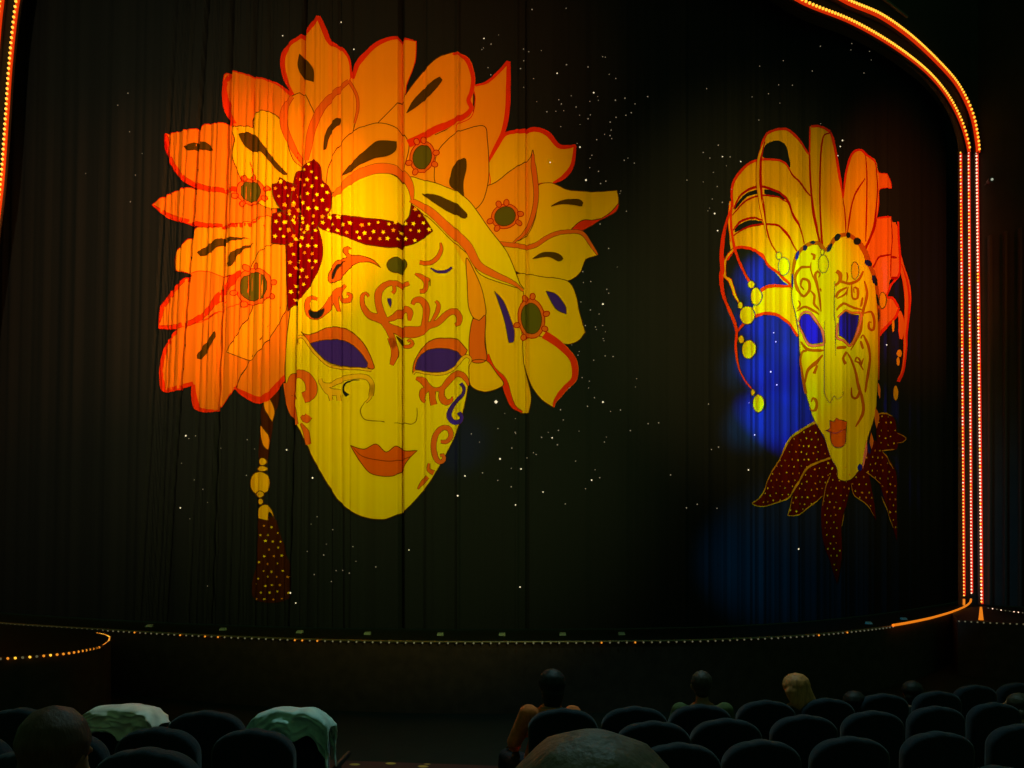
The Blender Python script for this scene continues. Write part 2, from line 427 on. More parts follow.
# left petals
F('petal', 'petal_o', '@B1 268,178* 330,195 395,215 445,250 455,350 400,390 320,360 278,340* 262,290 246,240 250,190', 1, line='red')
T('petal_edge', 'red', [('@B1 260,183 248,230 255,290 275,337', [1, 3, 4.5, 6]), ('@B1 268,179 330,194 395,213 445,250', [1, 1.4, 1.6, 3])], 1.9, line=None)
F('petal', 'petal_o', '@B1 75,362* 175,347* 190,335* 280,342 320,450 320,520 250,532 180,522 120,492 90,440 78,400', 1.6, line='red')
T('petal_edge', 'red', [('@B1 75,364 85,430 125,490 180,518 250,528 305,520', [1, 3, 3.5, 4, 3.4, 3])], 2.5, line='redline')
F('petal', 'petal_o', '@B1 35,570* 70,545 130,523 200,527 280,530 380,540 392,620 300,632 200,637 130,622 80,607', 1.1, line='red')
T('petal_edge', 'red', [('@B1 38,572 90,603 160,625 240,633 310,627 355,608', [1, 3, 3.5, 3.2, 3, 1])], 1.9, line='redline')
F('petal', 'petal', '@A3 210,140* 225,110 330,105 420,85 480,65 520,70 525,180 480,260 430,290 310,300 240,280 210,290 135,278* 138,220 175,175', 2.1, line='redline')
F('petal', 'petal_o', '@A3 205,290 260,280 330,302 420,310 400,400 310,440 250,475 190,495 130,508 68,503* 85,430 120,370 170,330', 3.4, line='red')
T('petal_edge', 'red', [('@A3 70,502 85,430 123,370 168,328 207,296', [2, 3, 3, 3, 1]), ('@A3 70,500 140,500 205,483 265,440 312,383 360,325 405,290', [2, 3.5, 3.5, 4, 5, 6, 7])], 4.3, line='redline')
F('petal', 'petal_o', '@A3 150,510 105,570 85,630 80,690 92,750* 150,745 200,728 215,735 210,790 220,825 260,835 300,830 340,795 370,750 400,690 430,630 560,400 540,300 400,330 300,450 210,490', 2.7, line='red')
T('petal_edge', 'red', [('@A3 152,513 106,570 84,640 82,700 95,746 160,739 212,722', [1.5, 3, 3, 3.5, 4, 4, 3]), ('@A3 213,728 215,780 225,818 260,830 303,829', [3, 4, 4, 3, 1])], 3.6, line=None)
F('petal', 'petal_o', '@A3 400,690 430,630 500,500 575,400 600,440 592,560 578,690 540,740 500,780 470,795 430,785 380,745*', 4)
T('petal_edge', 'red', [('@A3 372,738 420,770 470,788 512,765 550,722 580,685', [1, 5, 6, 6, 5, 2])], 4.9, line=None)
F('petal', 'petal', '@A3 480,195 520,175 575,175 590,330 575,430 520,530 440,625 430,632 345,600* 400,500 440,420 420,330 440,250', 4.7)
F('petal', 'petal_y', '@B1 275,345 325,340* 330,305 370,295 410,320 425,370 450,440 480,470 460,560 380,580 320,540 290,480 275,430 280,380', 2.4)
# inner petals
F('petal', 'petal', '@B1 450,250 480,245 500,280 512,310 520,380 500,440 475,455 440,390 415,340 415,290', 3.2)
T('petal_edge', 'orange', [('@B1 446,254 424,290 421,335 442,390 474,450', [3, 5.5, 5.5, 4.5, 1])], 4.1, line='redline')
F('petal', 'petal', '@B1 485,440 490,380 510,320 550,260 610,210 635,250 638,290 630,330 610,400 580,470 555,560 500,500', 3.9)
T('petal_edge', 'orange', [('@B1 612,209 560,255 522,305 500,365 487,440', [2.5, 5, 6.5, 6, 3]), ('@B1 612,209 634,250 637,290 628,332', [2, 2, 2, 1])], 4.9, line='redline')
F('petal', 'petal', '@A2 255,640 265,570 310,510 380,470 450,458 462,510 468,600 465,680 440,760 390,790 320,720 262,690', 4.1)
F('petal', 'petal', '@B1 780,385 870,370 900,430 880,500 800,505 760,470', 3.7, line=None)
F('petal', 'petal', '@B1 545,530 555,450 590,390 640,345 700,330 750,345 785,385 782,430 760,480 700,520 600,600 550,610', 5)
# face-side bands and scarf
F('headdress_leaf', 'face', '@A4 155,-85 200,-80 320,-40 390,5 470,115 540,210 590,330 605,355 520,330 430,290 390,220 330,170 240,80 160,10', 9.6)
T('headdress_band', 'band', [('@A4 160,0 230,42 325,130 385,185 425,255 480,290 560,328 604,358', [4, 7, 8.5, 9.5, 8, 7, 5, 2])], 10.4)
F('headdress_leaf', 'face', '@C2 197,560* 230,450 300,390 370,340 480,295 600,295 680,335 740,400 762,470 752,560 740,600 700,634 640,637 480,602 300,587 205,580', 10.2)
T('headdress_band', 'band', [('@C2 230,455 320,365 430,288 540,262 640,272 720,325 758,400 768,480', [2.5, 6, 8.5, 9.5, 10, 8.5, 7, 2])], 11)
SC1 = '@B1 515,615 560,600 620,605 700,612 770,622 790,600 795,570* 820,590 858,650* 800,685 740,695 660,685 590,660 530,640'
SC2 = '@B1 452,500 460,475 480,455 510,438* 530,460 535,500 552,515* 562,545 555,590 530,620 505,650 455,650 440,600'
SC3 = '@B1 385,510* 402,508 410,490* 430,503 462,520 462,600 430,600 400,565 388,535'
SC4 = '@B1 388,600 410,592 440,590 470,640 440,685 385,682*'
SC5 = '@A3 560,60 650,50 700,105 722,190 712,260 670,340 620,400 585,440* 578,330 575,230 572,160'
F('scarf_tail', 'scarf', SC5, 11.4, label='long dark red hanging end of the starred scarf')
F('scarf_band', 'scarf', SC1, 11.9, label='dark red starred scarf band across the brow')
F('scarf_loop', 'scarf', SC4, 12.2); F('scarf_loop', 'scarf', SC3, 12.6); F('scarf_loop', 'scarf', SC2, 13)
STR([SC1], 14, 9.0, 2.5, 4); STR([SC2], 14, 9.0, 2.5, 5); STR([SC5, SC3, SC4], 14, 9.0, 2.5, 6)
# dark petal marks
marks = ['@B1 468,130* 463,165 480,200 508,210* 507,175 490,150', '@B1 780,303* 800,265 840,225 878,200 885,208 862,240 820,275',
 '@D8 445,345* 500,310 570,288 650,288 680,312 672,338 600,325 520,325', '@A4 640,232* 680,208 740,213 760,232 742,243 700,225',
 '@A4 692,360* 735,375 770,420 773,450* 730,430', '@A4 490,360* 525,400 550,460 568,520 565,562 548,565 530,480 505,400',
 '@A4 205,-23* 270,-12 340,20 383,58 375,75 330,60 260,20', '@A1 178,540* 230,522 265,525 292,555* 230,550 195,556',
 '@A3 230,208 260,185 320,152 425,150* 340,170 270,213 240,221', '@A3 345,250 370,205 445,168* 390,215 365,262 350,264',
 '@A3 298,518* 300,540 270,590 245,627 228,625 232,600 265,560', '@C3 168,40* 230,20 300,45 370,130 450,240 575,375* 550,385 490,340 400,240 350,185 280,180 210,130',
 '@A1 725,553* 730,500 755,445 788,425 785,450 750,490 735,550', '@C2 287,318* 350,235 440,140 520,80 580,72 660,82* 655,140 600,175 500,195 420,230 330,300',
 '@A2 318,660* 330,620 372,585 380,620 368,680 370,735* 320,700 313,680']
for i, s in enumerate(marks): F('petal_mark', 'eye' if i in (4, 5) else 'spot', s, 14.2 if i == 6 else 12.8 if i in (13,) else 8.2, line='line', lw=.4)
F('petal', 'petal', '@A2 230,500 400,400 500,500 465,650 300,720 220,600', .5, line=None)
F('petal', 'petal', '@B1 290,370 430,290 600,350 760,420 760,500 560,560 400,560 300,480', .4, line=None)
F('headdress_leaf', 'petal_y', '@A4 330,160 400,200 470,330 440,360 395,290 340,200', 8.5, line=None)
# gems with curled mounts
def gem(cx, cy, rx, ry, ang, lay):
    lp = []
    E('gem_mount', 'orange', [('P', cx, cy, rx*1.32, ry*1.3, ang)], lay, line='redline')
    e2 = []
    for k, a in enumerate([-.2, .5, 1.3, 2.1, 2.8, 3.6, 4.3, 4.8, 5.4]):
        if k % 3 == 2: continue
        e2.append(('P', cx+math.cos(a)*(rx*1.5), cy+math.sin(a)*(ry*1.42), 3.3, 2.7, a))
    E('gem_mount', 'orange', e2, lay+.6, line='redline')
    E('gem', 'olive', [('P', cx, cy, rx, ry, ang)], lay+1.2)
gem(251, 191.5, 10.5, 10, .3, 6); gem(254, 286.5, 13.5, 14.5, .5, 6); gem(422.5, 157.5, 9.5, 12, .2, 9.9); gem(505, 217, 10.5, 9.5, -.3, 6); gem(531.3, 318.5, 10.2, 15.5, -.1, 7)
E('gem', 'olive', [('C5', 370, 118, 80, 62)], 9.5)
# face flourishes
F('flourish', 'orange', '@C4 395,520 400,450 440,370 500,310 590,285 555,240 555,190 600,175 632,187* 600,205 600,240 640,262 730,262 810,285 870,320 930,387* 870,350 800,324 720,330 640,370 570,450 500,520 450,545 410,540', 9.2)
F('flourish_core', 'black', '@C4 425,495 450,420 500,350 580,322* 520,360 480,430 450,505 432,505', 10)
T('flourish', 'orange', [('@A3 700,392 672,385 658,410 668,450 700,458 735,430 770,375 812,338', [2, 3.5, 4.5, 6, 6.5, 6, 6, 2]), ('@A3 770,375 775,410 785,440', [5, 4, 1.5]), ('@A3 790,375 800,398 825,395 832,375 815,370', [2, 3.5, 4, 3, 2])], 9.2)
F('flourish_core', 'black', '@A3 665,432 690,442 728,430 715,460 690,468 668,455', 10.4)
T('flourish', 'orange', [('@C5 468,262 430,275 380,266 300,265 232,320 222,400 240,480 270,560 310,640 335,700 345,760 @C7 110,80 145,180 150,260 118,360', [3, 4.5, 4, 5, 6, 5.5, 6, 7, 5, 5, 5, 5.5, 6, 6, 3]),
 ('@C5 345,275 352,320 335,342', [3, 3, 3]), ('@C5 145,365 122,336 96,362 102,440 150,510 230,540 280,570', [1.5, 3, 3.5, 5, 6, 7, 6]),
 ('@C5 285,550 340,535 400,490 440,468 473,492 468,558', [3, 5, 6, 5.5, 5, 2]), ('@C5 285,580 350,625 450,648 550,640 620,600 690,580 770,505 825,490 862,530 855,585 830,600', [3, 6, 8.5, 10, 8, 6, 5, 5, 5, 5, 3]),
 ('@C5 492,432 512,398 560,396 600,450 600,520 585,600', [2.5, 5, 5.5, 6, 5.5, 5]), ('@C5 635,585 685,505 700,440 678,408', [1, 3, 3.5, 2])], 9.1)
T('flourish', 'orange', [('@C7 228,150 255,172 305,170 335,138 310,105 282,120', [1, 2.5, 3, 3, 2.5, 2])], 9.3)
F('flourish_core', 'spot', '@C7 165,65* 215,90 238,160* 205,135', 9.3, lw=.3)
T('flourish', 'orange', [('@C5 548,98 630,108 690,70 722,0 715,-50', [3, 3.5, 3.5, 3, 1])], 9.2)
T('flourish', 'orange', [('@C5 512,188 575,220 600,258 592,318 550,328', [1, 4, 4, 4, 3]), ('@C5 590,230 632,245', [4, 2])], 9.2)
T('flourish_core', 'eye', [('@C5 638,148 690,178 760,172 805,142', [1, 2.5, 3, 2])], 9.2, lw=.3)
F('flourish_core', 'eye', '@C5 295,382 318,380 328,415 320,452* 303,420', 9.3, lw=.3)
T('flourish_core', 'spot', [('@C5 632,238 633,290', [1.4, 1])], 9.9, line=None)
# eyes
F('eyelid', 'orange', '@C6 178,185* 220,210 300,200 400,155 500,148 600,180 700,270 770,390 808,492* 790,505 745,490 680,400 520,330 380,300 262,290 215,225', 9.2)
F('eye_opening', 'eye', '@C6 262,288* 380,260 520,258 620,300 700,380 745,450* 740,487 600,485 460,465 380,420 310,350', 10)
T('eyelid', 'tan', [('@C6 160,295 148,250 178,225 215,245 260,315 330,395 420,472 540,498 680,502 780,515', [1.5, 2.5, 2.5, 2.6, 2.6, 2.4, 2.2, 1.8, 2, 2.4])], 10.2)
F('eyelid', 'orange', '@C7 335,430* 350,330 410,220 480,140 580,95 740,90 810,115 870,180 895,210* 880,245 838,280 700,300 500,300 400,360 355,455*', 9.2)
F('eye_opening', 'eye', '@C7 360,402* 380,320 440,240 540,200 680,195 780,225 838,275* 790,350 710,415 600,438 480,430', 10)
T('eyelid', 'tan', [('@C7 340,452 370,424 480,445 600,457 700,432 780,382 845,295 890,268 928,300 915,350', [1.5, 2, 2, 2.4, 2.6, 2.6, 2.6, 2.6, 2.6, 1.5])], 10.4)
# nose, cheeks and lips
T('nose_line', 'noseline', [('@A5 885,85 868,120 885,155 962,163', .9), ('@C8 0,215 50,226', .9), ('@C8 145,236 240,235 320,248 370,215 382,130 378,80', .9)], 9.2, line=None)
T('flourish', 'tan', [('@C6 345,590 365,635 440,640 540,590 650,568 740,575 785,640 775,730 @A5 915,20 905,70 888,88', [3, 3.5, 4, 4, 4, 4, 4, 4, 3.5, 3, 1]),
 ('@A5 715,10 745,45 790,50', [3, 6, 5]), ('@A5 745,45 755,80', [3, 3]), ('@A5 780,40 785,82', [3, 2.5])], 9.2)
T('flourish_core', 'black', [('@C6 580,735 545,690 558,635 615,603 680,598', [4, 2.5, 2, 1.2, .6])], 10.2, line=None)
T('flourish', 'orange', [('@C7 370,495 440,520 490,580 560,615 640,600 700,530 770,465 840,462 890,520 905,570', [2, 6, 5, 3, 3.5, 5, 5, 5, 4, 1]), ('@C7 500,600 440,640 440,720 465,740', [4, 6, 5, 2]),
 ('@C7 540,610 540,700 555,770', [6, 5, 5.5]), ('@C7 640,600 635,690 680,745 735,720 742,685', [4, 4.5, 6, 4, .6])], 9.2)
T('flourish_core', 'eye', [('@C7 828,550 860,600 850,660 790,730 735,800 708,880 750,945 815,945 838,895 808,850', [3.5, 3, 3.2, 3.5, 4, 5, 5, 4.5, 3, 4.5])], 9.6, lw=.3)
T('flourish', 'orange', [('@C8 625,430 690,425 730,365 705,295 640,290 575,360 552,480 572,590 615,640 655,615 650,565 620,570', [2.5, 3.5, 4, 4, 4, 4.5, 4.5, 4.5, 4.5, 4, 3, 2])], 9.4)
T('flourish', 'orange', [('@C8 505,650 500,715 555,750', [1.5, 3, 4])], 9.4); T('flourish', 'orange', [('@A6 188,548 205,525 228,500', [.6, 3.5, 3.5])], 9.4)
T('flourish', 'orange', [('@C6 110,770 92,680 105,590 165,545 235,580 270,650 260,720 200,750', [7, 6, 5, 6, 8, 9.5, 10, 9]), ('@F6 330,50 345,140 370,230 398,318', [5, 7, 6, 2.5])], 9.2)
T('flourish', 'orange', [('@F6 425,262 455,285 475,262', [2, 6, 7])], 9.3); T('flourish', 'orange', [('@F6 422,310 455,365 472,445', [1.2, 5, 5])], 9.3)
F('lips', 'lips', '@P 350.7,445.5* 363.4,449 376,444 386,452 396,446 404.4,450.8 417.5,450.5* 409,459 400,472 393,476 380,476 368.5,472 358.4,459', 9.2)
T('lip_line', 'lipline', [('@P 352,446 362,456 378,460 393,461 410,457 417,451', .9)], 10, line=None)
# tassel below the left petals
TS1 = '@F6 165,230 215,140 280,105 275,190 250,260 235,380 200,545 150,545 150,420 172,330'
TS2 = '@F7 155,180 250,180 290,280 320,380 340,480 345,640 330,700 230,722 120,695 108,600 135,460 150,300'
F('tassel_rope', 'tassel', TS1, 2, line=None)
F('tassel_twist', 'petal', '@F6 185,160* 220,150 255,230 240,300* 205,255 188,205', 3); F('tassel_twist', 'petal', '@F6 163,318* 190,350 222,420 207,478 180,445 165,380', 3)
E('bead', 'petal_y', [('F6', 177, 555, 25, 25)], 3); E('bead', 'petal_y', [('F6', 173, 600, 33, 18)], 3.5); E('bead', 'petal_y', [('F6', 158, 692, 66, 74)], 3)
E('bead', 'petal_y', [('F7', 160, 28, 28, 22)], 3.6); E('bead', 'petal_y', [('F7', 165, 74, 18, 20)], 3); 
F('tassel_cap', 'petal_y', '@F7 150,180* 152,120 195,92 235,125 252,185* 220,140 205,195* 180,190', 4)
F('tassel_fringe', 'tassel', TS2, 2.4, line=None, label='dark red starred fringe of the tassel')
STR([TS2], 3.4, 8.5, 1.5, 9)

# ================================================================== RIGHT MASK
FACE2 = '@F1 45,520 60,350 90,240 150,190 240,150 330,230 380,170 430,110 520,85 600,130 660,220 700,320 750,430 790,560 800,760 @F2 798,250 795,500 @F3 728,0 712,200 680,340 640,450 620,600 598,670 @E3 735,340 700,385 660,400 625,388 @F3 400,700 350,600 300,450 230,340 185,200 140,20 @F2 110,450 100,300 80,130 50,0'
K = None
M2 = FILL(None, 'feather_mask', 'face_g', FACE2, 8, label='narrow yellow mask with feathers printed at the right of the curtain')
M2.parent = curtain; M2.matrix_parent_inverse = inv; K = M2
F('feather', 'feather', '@E1 100,640 95,560 108,430 105,330 140,262 205,205 240,195* 262,100 300,60 370,48 430,98 487,170* 530,640 470,690 430,768 420,850 395,830* 330,765 270,705 235,660 180,635 110,632', 1, line=None)
F('feather', 'feather', '@E2 190,285 250,155 300,138 392,140 405,200 422,330 428,375* 380,312 330,272 270,265 220,285', 1.4, line=None)
F('feather', 'feather', '@E1 490,33* 530,30 590,62 612,120 635,260 650,400 665,560 660,700 540,700 500,540 490,370 487,180', 2, line=None)
F('feather', 'feather', '@E1 650,390 670,250 700,165 735,145 765,172 810,200 828,260 828,400 800,530 740,700 670,650', 2.4, line=None)
F('feather', 'feather_o', '@F4 195,310 220,338 265,345 290,385 297,437* 245,435 218,450 215,560 185,690 175,600', 1.6, line='red')
F('feather', 'feather_o', '@F5 60,260 120,80 180,-60 200,-92* 300,-100* 308,-60 330,-55 345,0 352,100 366,230 345,350* 300,355 280,440 265,490 310,500 345,560 332,640 262,710 212,775* 200,600 195,400 150,300', 2, line=None)
T('feather_edge', 'redline', [('@F5 300,-95 308,60 300,180 297,350', 1), ('@F5 150,290 210,200 250,188 300,180', [1.5, 2, 2, 1.5]), ('@F5 300,195 338,205', 2.5), ('@F5 298,352 345,352', 3), ('@F5 72,220 108,130 160,0 190,-70', [2, 2, 2.5, 1])], 3, line=None)
T('feather_edge', 'red', [('@F5 200,-88 300,-98', 2), ('@F5 345,-60 348,60 358,200 350,330 300,400 280,450 262,490 312,500 345,565', [1.5, 1.5, 2, 2.5, 2, 2, 2.2, 2.6, 2]), ('@F5 350,570 325,645 262,710 215,770', [1.5, 2.5, 3, 3])], 3, line=None)
T('ribbon', 'feather_o', [('@F5 345,20 352,180 375,280 405,380 418,500 412,640 402,768 @E2 958,440 945,540 925,590', [1, 2.5, 5, 6.5, 6, 5, 4, 3, 2, 2]), ('@F5 350,595 368,650 372,720 365,800', [3, 5.5, 6, 2])], 1, line='red')
T('ribbon_edge', 'red', [('@F5 370,250 412,370 430,500 424,640 408,770 @E2 966,420 950,540 922,600', [1, 2, 2, 2, 2, 1.5, 2, 3])], 2.2, line=None)
# openings between the feathers, where the black cloth shows
for s in ['@E1 255,185 265,130 320,103 365,118 385,180 390,235 345,203 300,192', '@E1 118,445 130,410 180,360 235,345 240,362 180,380', '@E1 262,345 330,352 368,392 330,382 262,365', '@E1 118,555 130,525 190,495 248,500 255,515 190,525']:
    F('feather_gap', 'black', s, 2.1, line=None)
T('feather_edge', 'red', [('@E1 247,205 256,110 285,64 370,46 430,97 487,172', [2, 2.4, 2.6, 2.6, 2.4, 1.6]), ('@E1 108,430 106,330 140,264 205,208 290,196 360,208 390,250', [2, 2.4, 2.8, 2.8, 2.4, 2.4, 1.6])], 3, line=None)
T('feather_edge', 'redline', [('@E1 385,235 400,270 440,312 492,375', [1, 1.6, 2, 1]), ('@E1 112,440 150,370 230,330 320,350 370,385 400,460 440,540 462,610', 2.4), ('@E1 105,472 170,402 240,375 330,380 378,408', 1.8),
  ('@E1 110,545 150,500 215,482 262,502', 2.2), ('@E1 110,572 180,530 260,515 340,525 390,590 425,655', 2.2)], 3, line=None)
T('feather_edge', 'red', [('@E1 85,690 120,635 180,630 240,658 280,715 345,765 395,822', [1.6, 3, 3.2, 3, 2.6, 2.6, 2]), ('@E2 205,215 240,158 290,130 390,132', [2, 3.4, 3.4, 2]), ('@E2 130,352 180,300 220,277 280,264 340,278 390,322 425,378', [2, 3, 3, 3.2, 3, 2.4, 2]),
  ('@E1 495,33 540,34 590,63 612,140 635,300 648,390', [2.4, 2.6, 2.4, 2.2, 2, 1.2]), ('@E1 490,33 488,180', 1.6), ('@E1 650,385 665,260 695,170 735,147 765,175 805,205 822,262', [1.5, 2, 2.4, 2.6, 2.2, 2, 1.2])], 3.4, line=None)
T('feather_edge', 'redline', [('@E1 488,170 492,300 505,450 525,560 545,630', [1.4, 1.8, 2.2, 2.4, 2.4]), ('@E1 590,64 556,80 542,180 538,400 550,630', [1.4, 1.8, 1.8, 2, 2]), ('@E1 648,385 657,460 662,560', 1.2),
  ('@E1 760,175 766,300 760,600', 1.3), ('@E1 757,290 712,370 690,440 672,555', 1.8), ('@E1 810,215 824,330 812,450 800,535 760,630 738,695', [1, 1.6, 2, 3, 2.4, 2])], 3.8, line=None)
# dangling strands with beads
T('strand', 'feather', [('@E1 262,110 236,200 232,300 245,400 262,520 280,580', [1, 2.6, 3, 2.8, 2.4, 1])], 4.2, line='redline')
T('strand', 'redline', [('@E1 262,110 248,200 247,320 258,450 285,580 325,658', 1.8)], 5, line=None)
T('strand', 'feather', [('@E1 98,400 95,500 104,600', [1, 2.6, 1.5]), ('@E1 110,640 75,690 70,768 @E2 95,100 120,180 145,220', [1.4, 2, 2.6, 2.6, 2, 1.2])], 4, line='red')
T('strand', 'red', [('@E1 104,400 100,500 112,610 135,690 190,795', [1.6, 2, 2.4, 2.8, 2.4]), ('@E1 104,430 70,540 55,650 58,740 @E2 52,80 62,170 98,260 125,345 122,440 140,540 175,600 208,645', [1, 3, 4, 4.4, 4.4, 3.6, 3, 3, 2.4, 2.2, 1.6, 1.2])], 4.5, line=None)
for b in [('E2', 200, 122, 17, 20), ('E2', 223, 180, 27, 44), ('E2', 145, 225, 14, 18), ('E2', 180, 273, 38, 45), ('E2', 150, 392, 16, 20), ('E2', 188, 441, 35, 46, .1), ('E2', 207, 652, 11, 17), ('E2', 233, 707, 25, 45)]:
    E('bead', 'feather', [b], 5.5, line='line')
for b in [('E1', 335, 670, 15, 18), ('E1', 357, 722, 26, 44), ('E1', 548, 652, 9, 14), ('E1', 553, 710, 26, 44), ('F1', 590, 390, 34, 75), ('F5', 235, 515, 25, 60)]:
    E('bead', 'feather' if b[0] != 'E1' else 'face_g', [b], 10.6 if b[2] != 670 else 8.5, line='noseline')
E('bead', 'gold', [('E2', 927, 460, 12, 18)], 5.4, line=None); E('bead', 'gold', [('E2', 921, 500, 6, 22)], 5.4, line=None); E('bead', 'gold', [('E2', 911, 655, 10, 36)], 5.4, line=None); E('bead', 'gold', [('E2', 900, 325, 6, 30)], 5.4, line=None)
# brow rope
T('brow_rope', 'curl', [('@F1 48,560 58,400 80,280 115,225 160,190 220,158 285,165 335,215 375,185 432,108 520,88 612,138 668,230 700,330 752,450 778,560 792,680 800,768 @F2 800,200 797,400 @F3 735,0', [1.5, 2, 3, 3.6, 4, 4, 4, 4, 4, 4.4, 4.6, 5, 4.6, 4.6, 4.6, 4.2, 3.2, 2.4, 1.8, 1.6, 1.6, 1.2])], 9, line=None)
E('brow_rope_stripe', 'black', [('F1', 90, 265, 12, 38, .2), ('F1', 163, 198, 20, 26, .5), ('F1', 228, 152, 20, 14), ('F1', 375, 195, 17, 42, .5), ('F1', 437, 108, 22, 32, .4), ('F1', 527, 90, 22, 26), ('F1', 610, 140, 32, 30), ('F1', 697, 330, 34, 24, .7),
   ('F1', 755, 475, 24, 48, -.4), ('F1', 783, 640, 14, 50, -.25), ('F1', 52, 480, 9, 60), ('F2', 797, 130, 7, 60), ('F3', 722, 150, 9, 55), ('F3', 690, 390, 17, 60, .1), ('F3', 650, 540, 14, 45), ('F3', 583, 690, 16, 28)], 10, line=None)
for s in ['@F3 700,215* 737,270 735,330 712,385* 692,310', '@F3 662,415* 685,480 668,548* 650,490', '@F3 632,470* 630,580 602,700* 606,600', '@F3 728,20* 748,60 745,150* 726,100']:
    F('face_rim', 'feather_o', s, 10.6, line=None)
F('eye_opening', 'eyeb', '@F2 105,180* 140,130 195,122 250,200 300,270 315,360* 270,372 205,370 150,280 110,220', 9.4)
F('eye_opening', 'eyeb', '@F2 455,130* 500,103 560,125 625,130* 610,240 570,340 540,378* 500,340 450,305* 450,200', 9.4)
T('eye_rim', 'band', [('@F2 95,190 130,120 200,105 260,190 310,265 325,370 270,390 200,385 140,290 98,215', 1.8), ('@F2 440,150 500,92 560,112 640,118 622,245 580,350 540,392 490,355 435,320 440,200', 1.8)], 10, line='curl')
T('flourish', 'curl', [('@F1 155,555 120,520 140,465 195,480 200,560 150,610 95,560 75,450 120,370 205,360', [1, 2, 2, 2, 2, 2, 2, 2, 2, 1.6])], 9.4, line=None)
T('flourish', 'curl', [('@F1 215,245 240,262 235,300', [1, 2, 1.4]), ('@F1 275,450 292,420 262,400 245,440 262,520 285,620 300,740', 2), ('@F1 215,320 212,380 240,470', 1), ('@F1 205,560 240,600 240,680 285,730', 1.6), ('@F1 290,540 300,570', 1.8)], 9.4, line=None)
T('flourish', 'curl', [('@F1 430,395 455,420 455,480 420,520', [3, 2.6, 2, 2]), ('@F1 455,485 540,502 620,470 658,395', [2, 2.2, 2, 1]), ('@F1 510,405 522,440 512,490', 1.6), ('@F1 585,580 582,535 615,545 612,625 570,625 560,560 562,490', 1.6), ('@F1 425,620 450,570 515,535', [2, 2, 1]), ('@F1 435,630 500,590 530,530', 1.4), ('@F1 510,610 520,570', 1)], 9.4, line=None)
T('flourish', 'curl', [('@F1 430,730 480,675 560,700 650,725', 1.8), ('@F1 665,480 685,590 655,740 @F2 645,150 638,260 600,350 550,430', 1.9), ('@F1 652,620 640,700', 1.5), ('@F1 95,650 115,680 90,720', 1.5), ('@F1 85,740 170,700 280,768', 1.8)], 9.7, line=None)
T('flourish', 'curl', [('@F2 655,118 720,105 748,175 740,255 700,245 700,190 722,195', 2), ('@F2 640,330 655,300 690,380 708,490 695,610 672,768', 1.9), ('@F2 655,420 638,350', 1.6), ('@F2 520,450 560,520 600,620 622,768', 1.9), ('@F2 502,550 480,500 512,445', [2.6, 2, 2]), ('@F2 658,600 625,535 595,520 610,490 635,520 640,560 658,500', 1.4)], 9.4, line=None)
T('flourish', 'curl', [('@F2 182,432 135,448 118,520 142,670 165,768 @F3 160,110', [1.6, 2, 2, 2.2, 2.8, 2.4]), ('@F2 165,705 190,600 250,540 315,470', [1.6, 2, 3, 1]), ('@F2 238,630 262,560', [2, 1.5]), ('@F2 120,360 195,425 325,432', 2.2), ('@F2 430,410 510,405', 2.4)], 9.6, line=None)
T('flourish', 'curl', [('@F3 200,175 215,142 238,180 228,240 198,240 190,225', 1.9), ('@F3 515,60 520,130 560,142 582,80 565,0', 1.8), ('@F3 575,40 600,150 605,260 553,370', 1.9), ('@F3 632,0 620,100', 1.4)], 9.4, line=None)
T('nose_line', 'noseline', [('@F1 415,480 412,768 @F2 420,200 420,480', .8), ('@F2 328,180 325,768 @F3 300,100 345,180 380,125 400,152 440,125 445,90', .8)], 10.9, line=None)
F('lips', 'lips', '@F3 345,320* 380,330* 395,300* 420,315 475,330* 468,400 460,500 430,530 385,530 355,480 345,410 310,400* 345,385', 9.4)
T('lip_line', 'lipline', [('@F3 315,400 390,420 440,395 470,392', .9)], 10.2, line=None)
# starred collar
CL = ['@E3 510,110* 390,185* 350,270 290,370 240,480 205,510* 250,525 320,505 380,480 430,400 480,330 590,285* 560,200', '@E3 590,290* 490,335 450,380 400,470 375,570* 430,565 490,520 550,470 590,400 620,330',
      '@E3 605,320 570,400 550,480 545,600 555,700 590,800 622,911* 640,768 640,600 670,500 690,400 690,330', '@E3 690,400 700,460 760,510 812,595* 800,500 775,380 745,300',
      '@E3 745,350 830,410 860,500 890,590 917,700* 915,500 910,350 850,250 800,200 740,280', '@E3 818,80* 850,65 900,85 915,150 915,240 850,248* 818,200', '@E3 915,160 960,185 950,205 915,212']
for i, s in enumerate(CL): F('collar_leaf', 'collar', s, 4+.5*i, line=None)
T('collar_edge', 'goldline', [('@E3 512,110 390,187 350,272 290,372 240,482 205,510 250,525 320,507 380,482 430,402 485,328 590,285', [2.4, 2.4, 1.6, 1.2, 1, 1, 1, 1, 1.6, 2, 2.2, 2]), ('@E3 375,570 430,565 490,522 550,472', 1.2), ('@E3 400,475 375,570', .8)], 8, line=None)
T('collar_edge', 'goldline', [('@E3 550,520 565,430 590,370', .7), ('@E3 640,620 650,560', .8), ('@E3 690,410 705,465 760,512 800,570', .8), ('@E3 760,355 840,412', 1), ('@E3 845,475 875,560 900,630', .8), ('@E3 822,72 855,65 895,80', 1.4), ('@E3 845,250 905,243', 1.2), ('@E3 850,255 870,285 900,340', .9), ('@E3 918,165 960,187 945,207 915,212', .8)], 8, line=None)
STR(CL[:6], 8.4, 8.0, 1.25, 11, sx=.75)

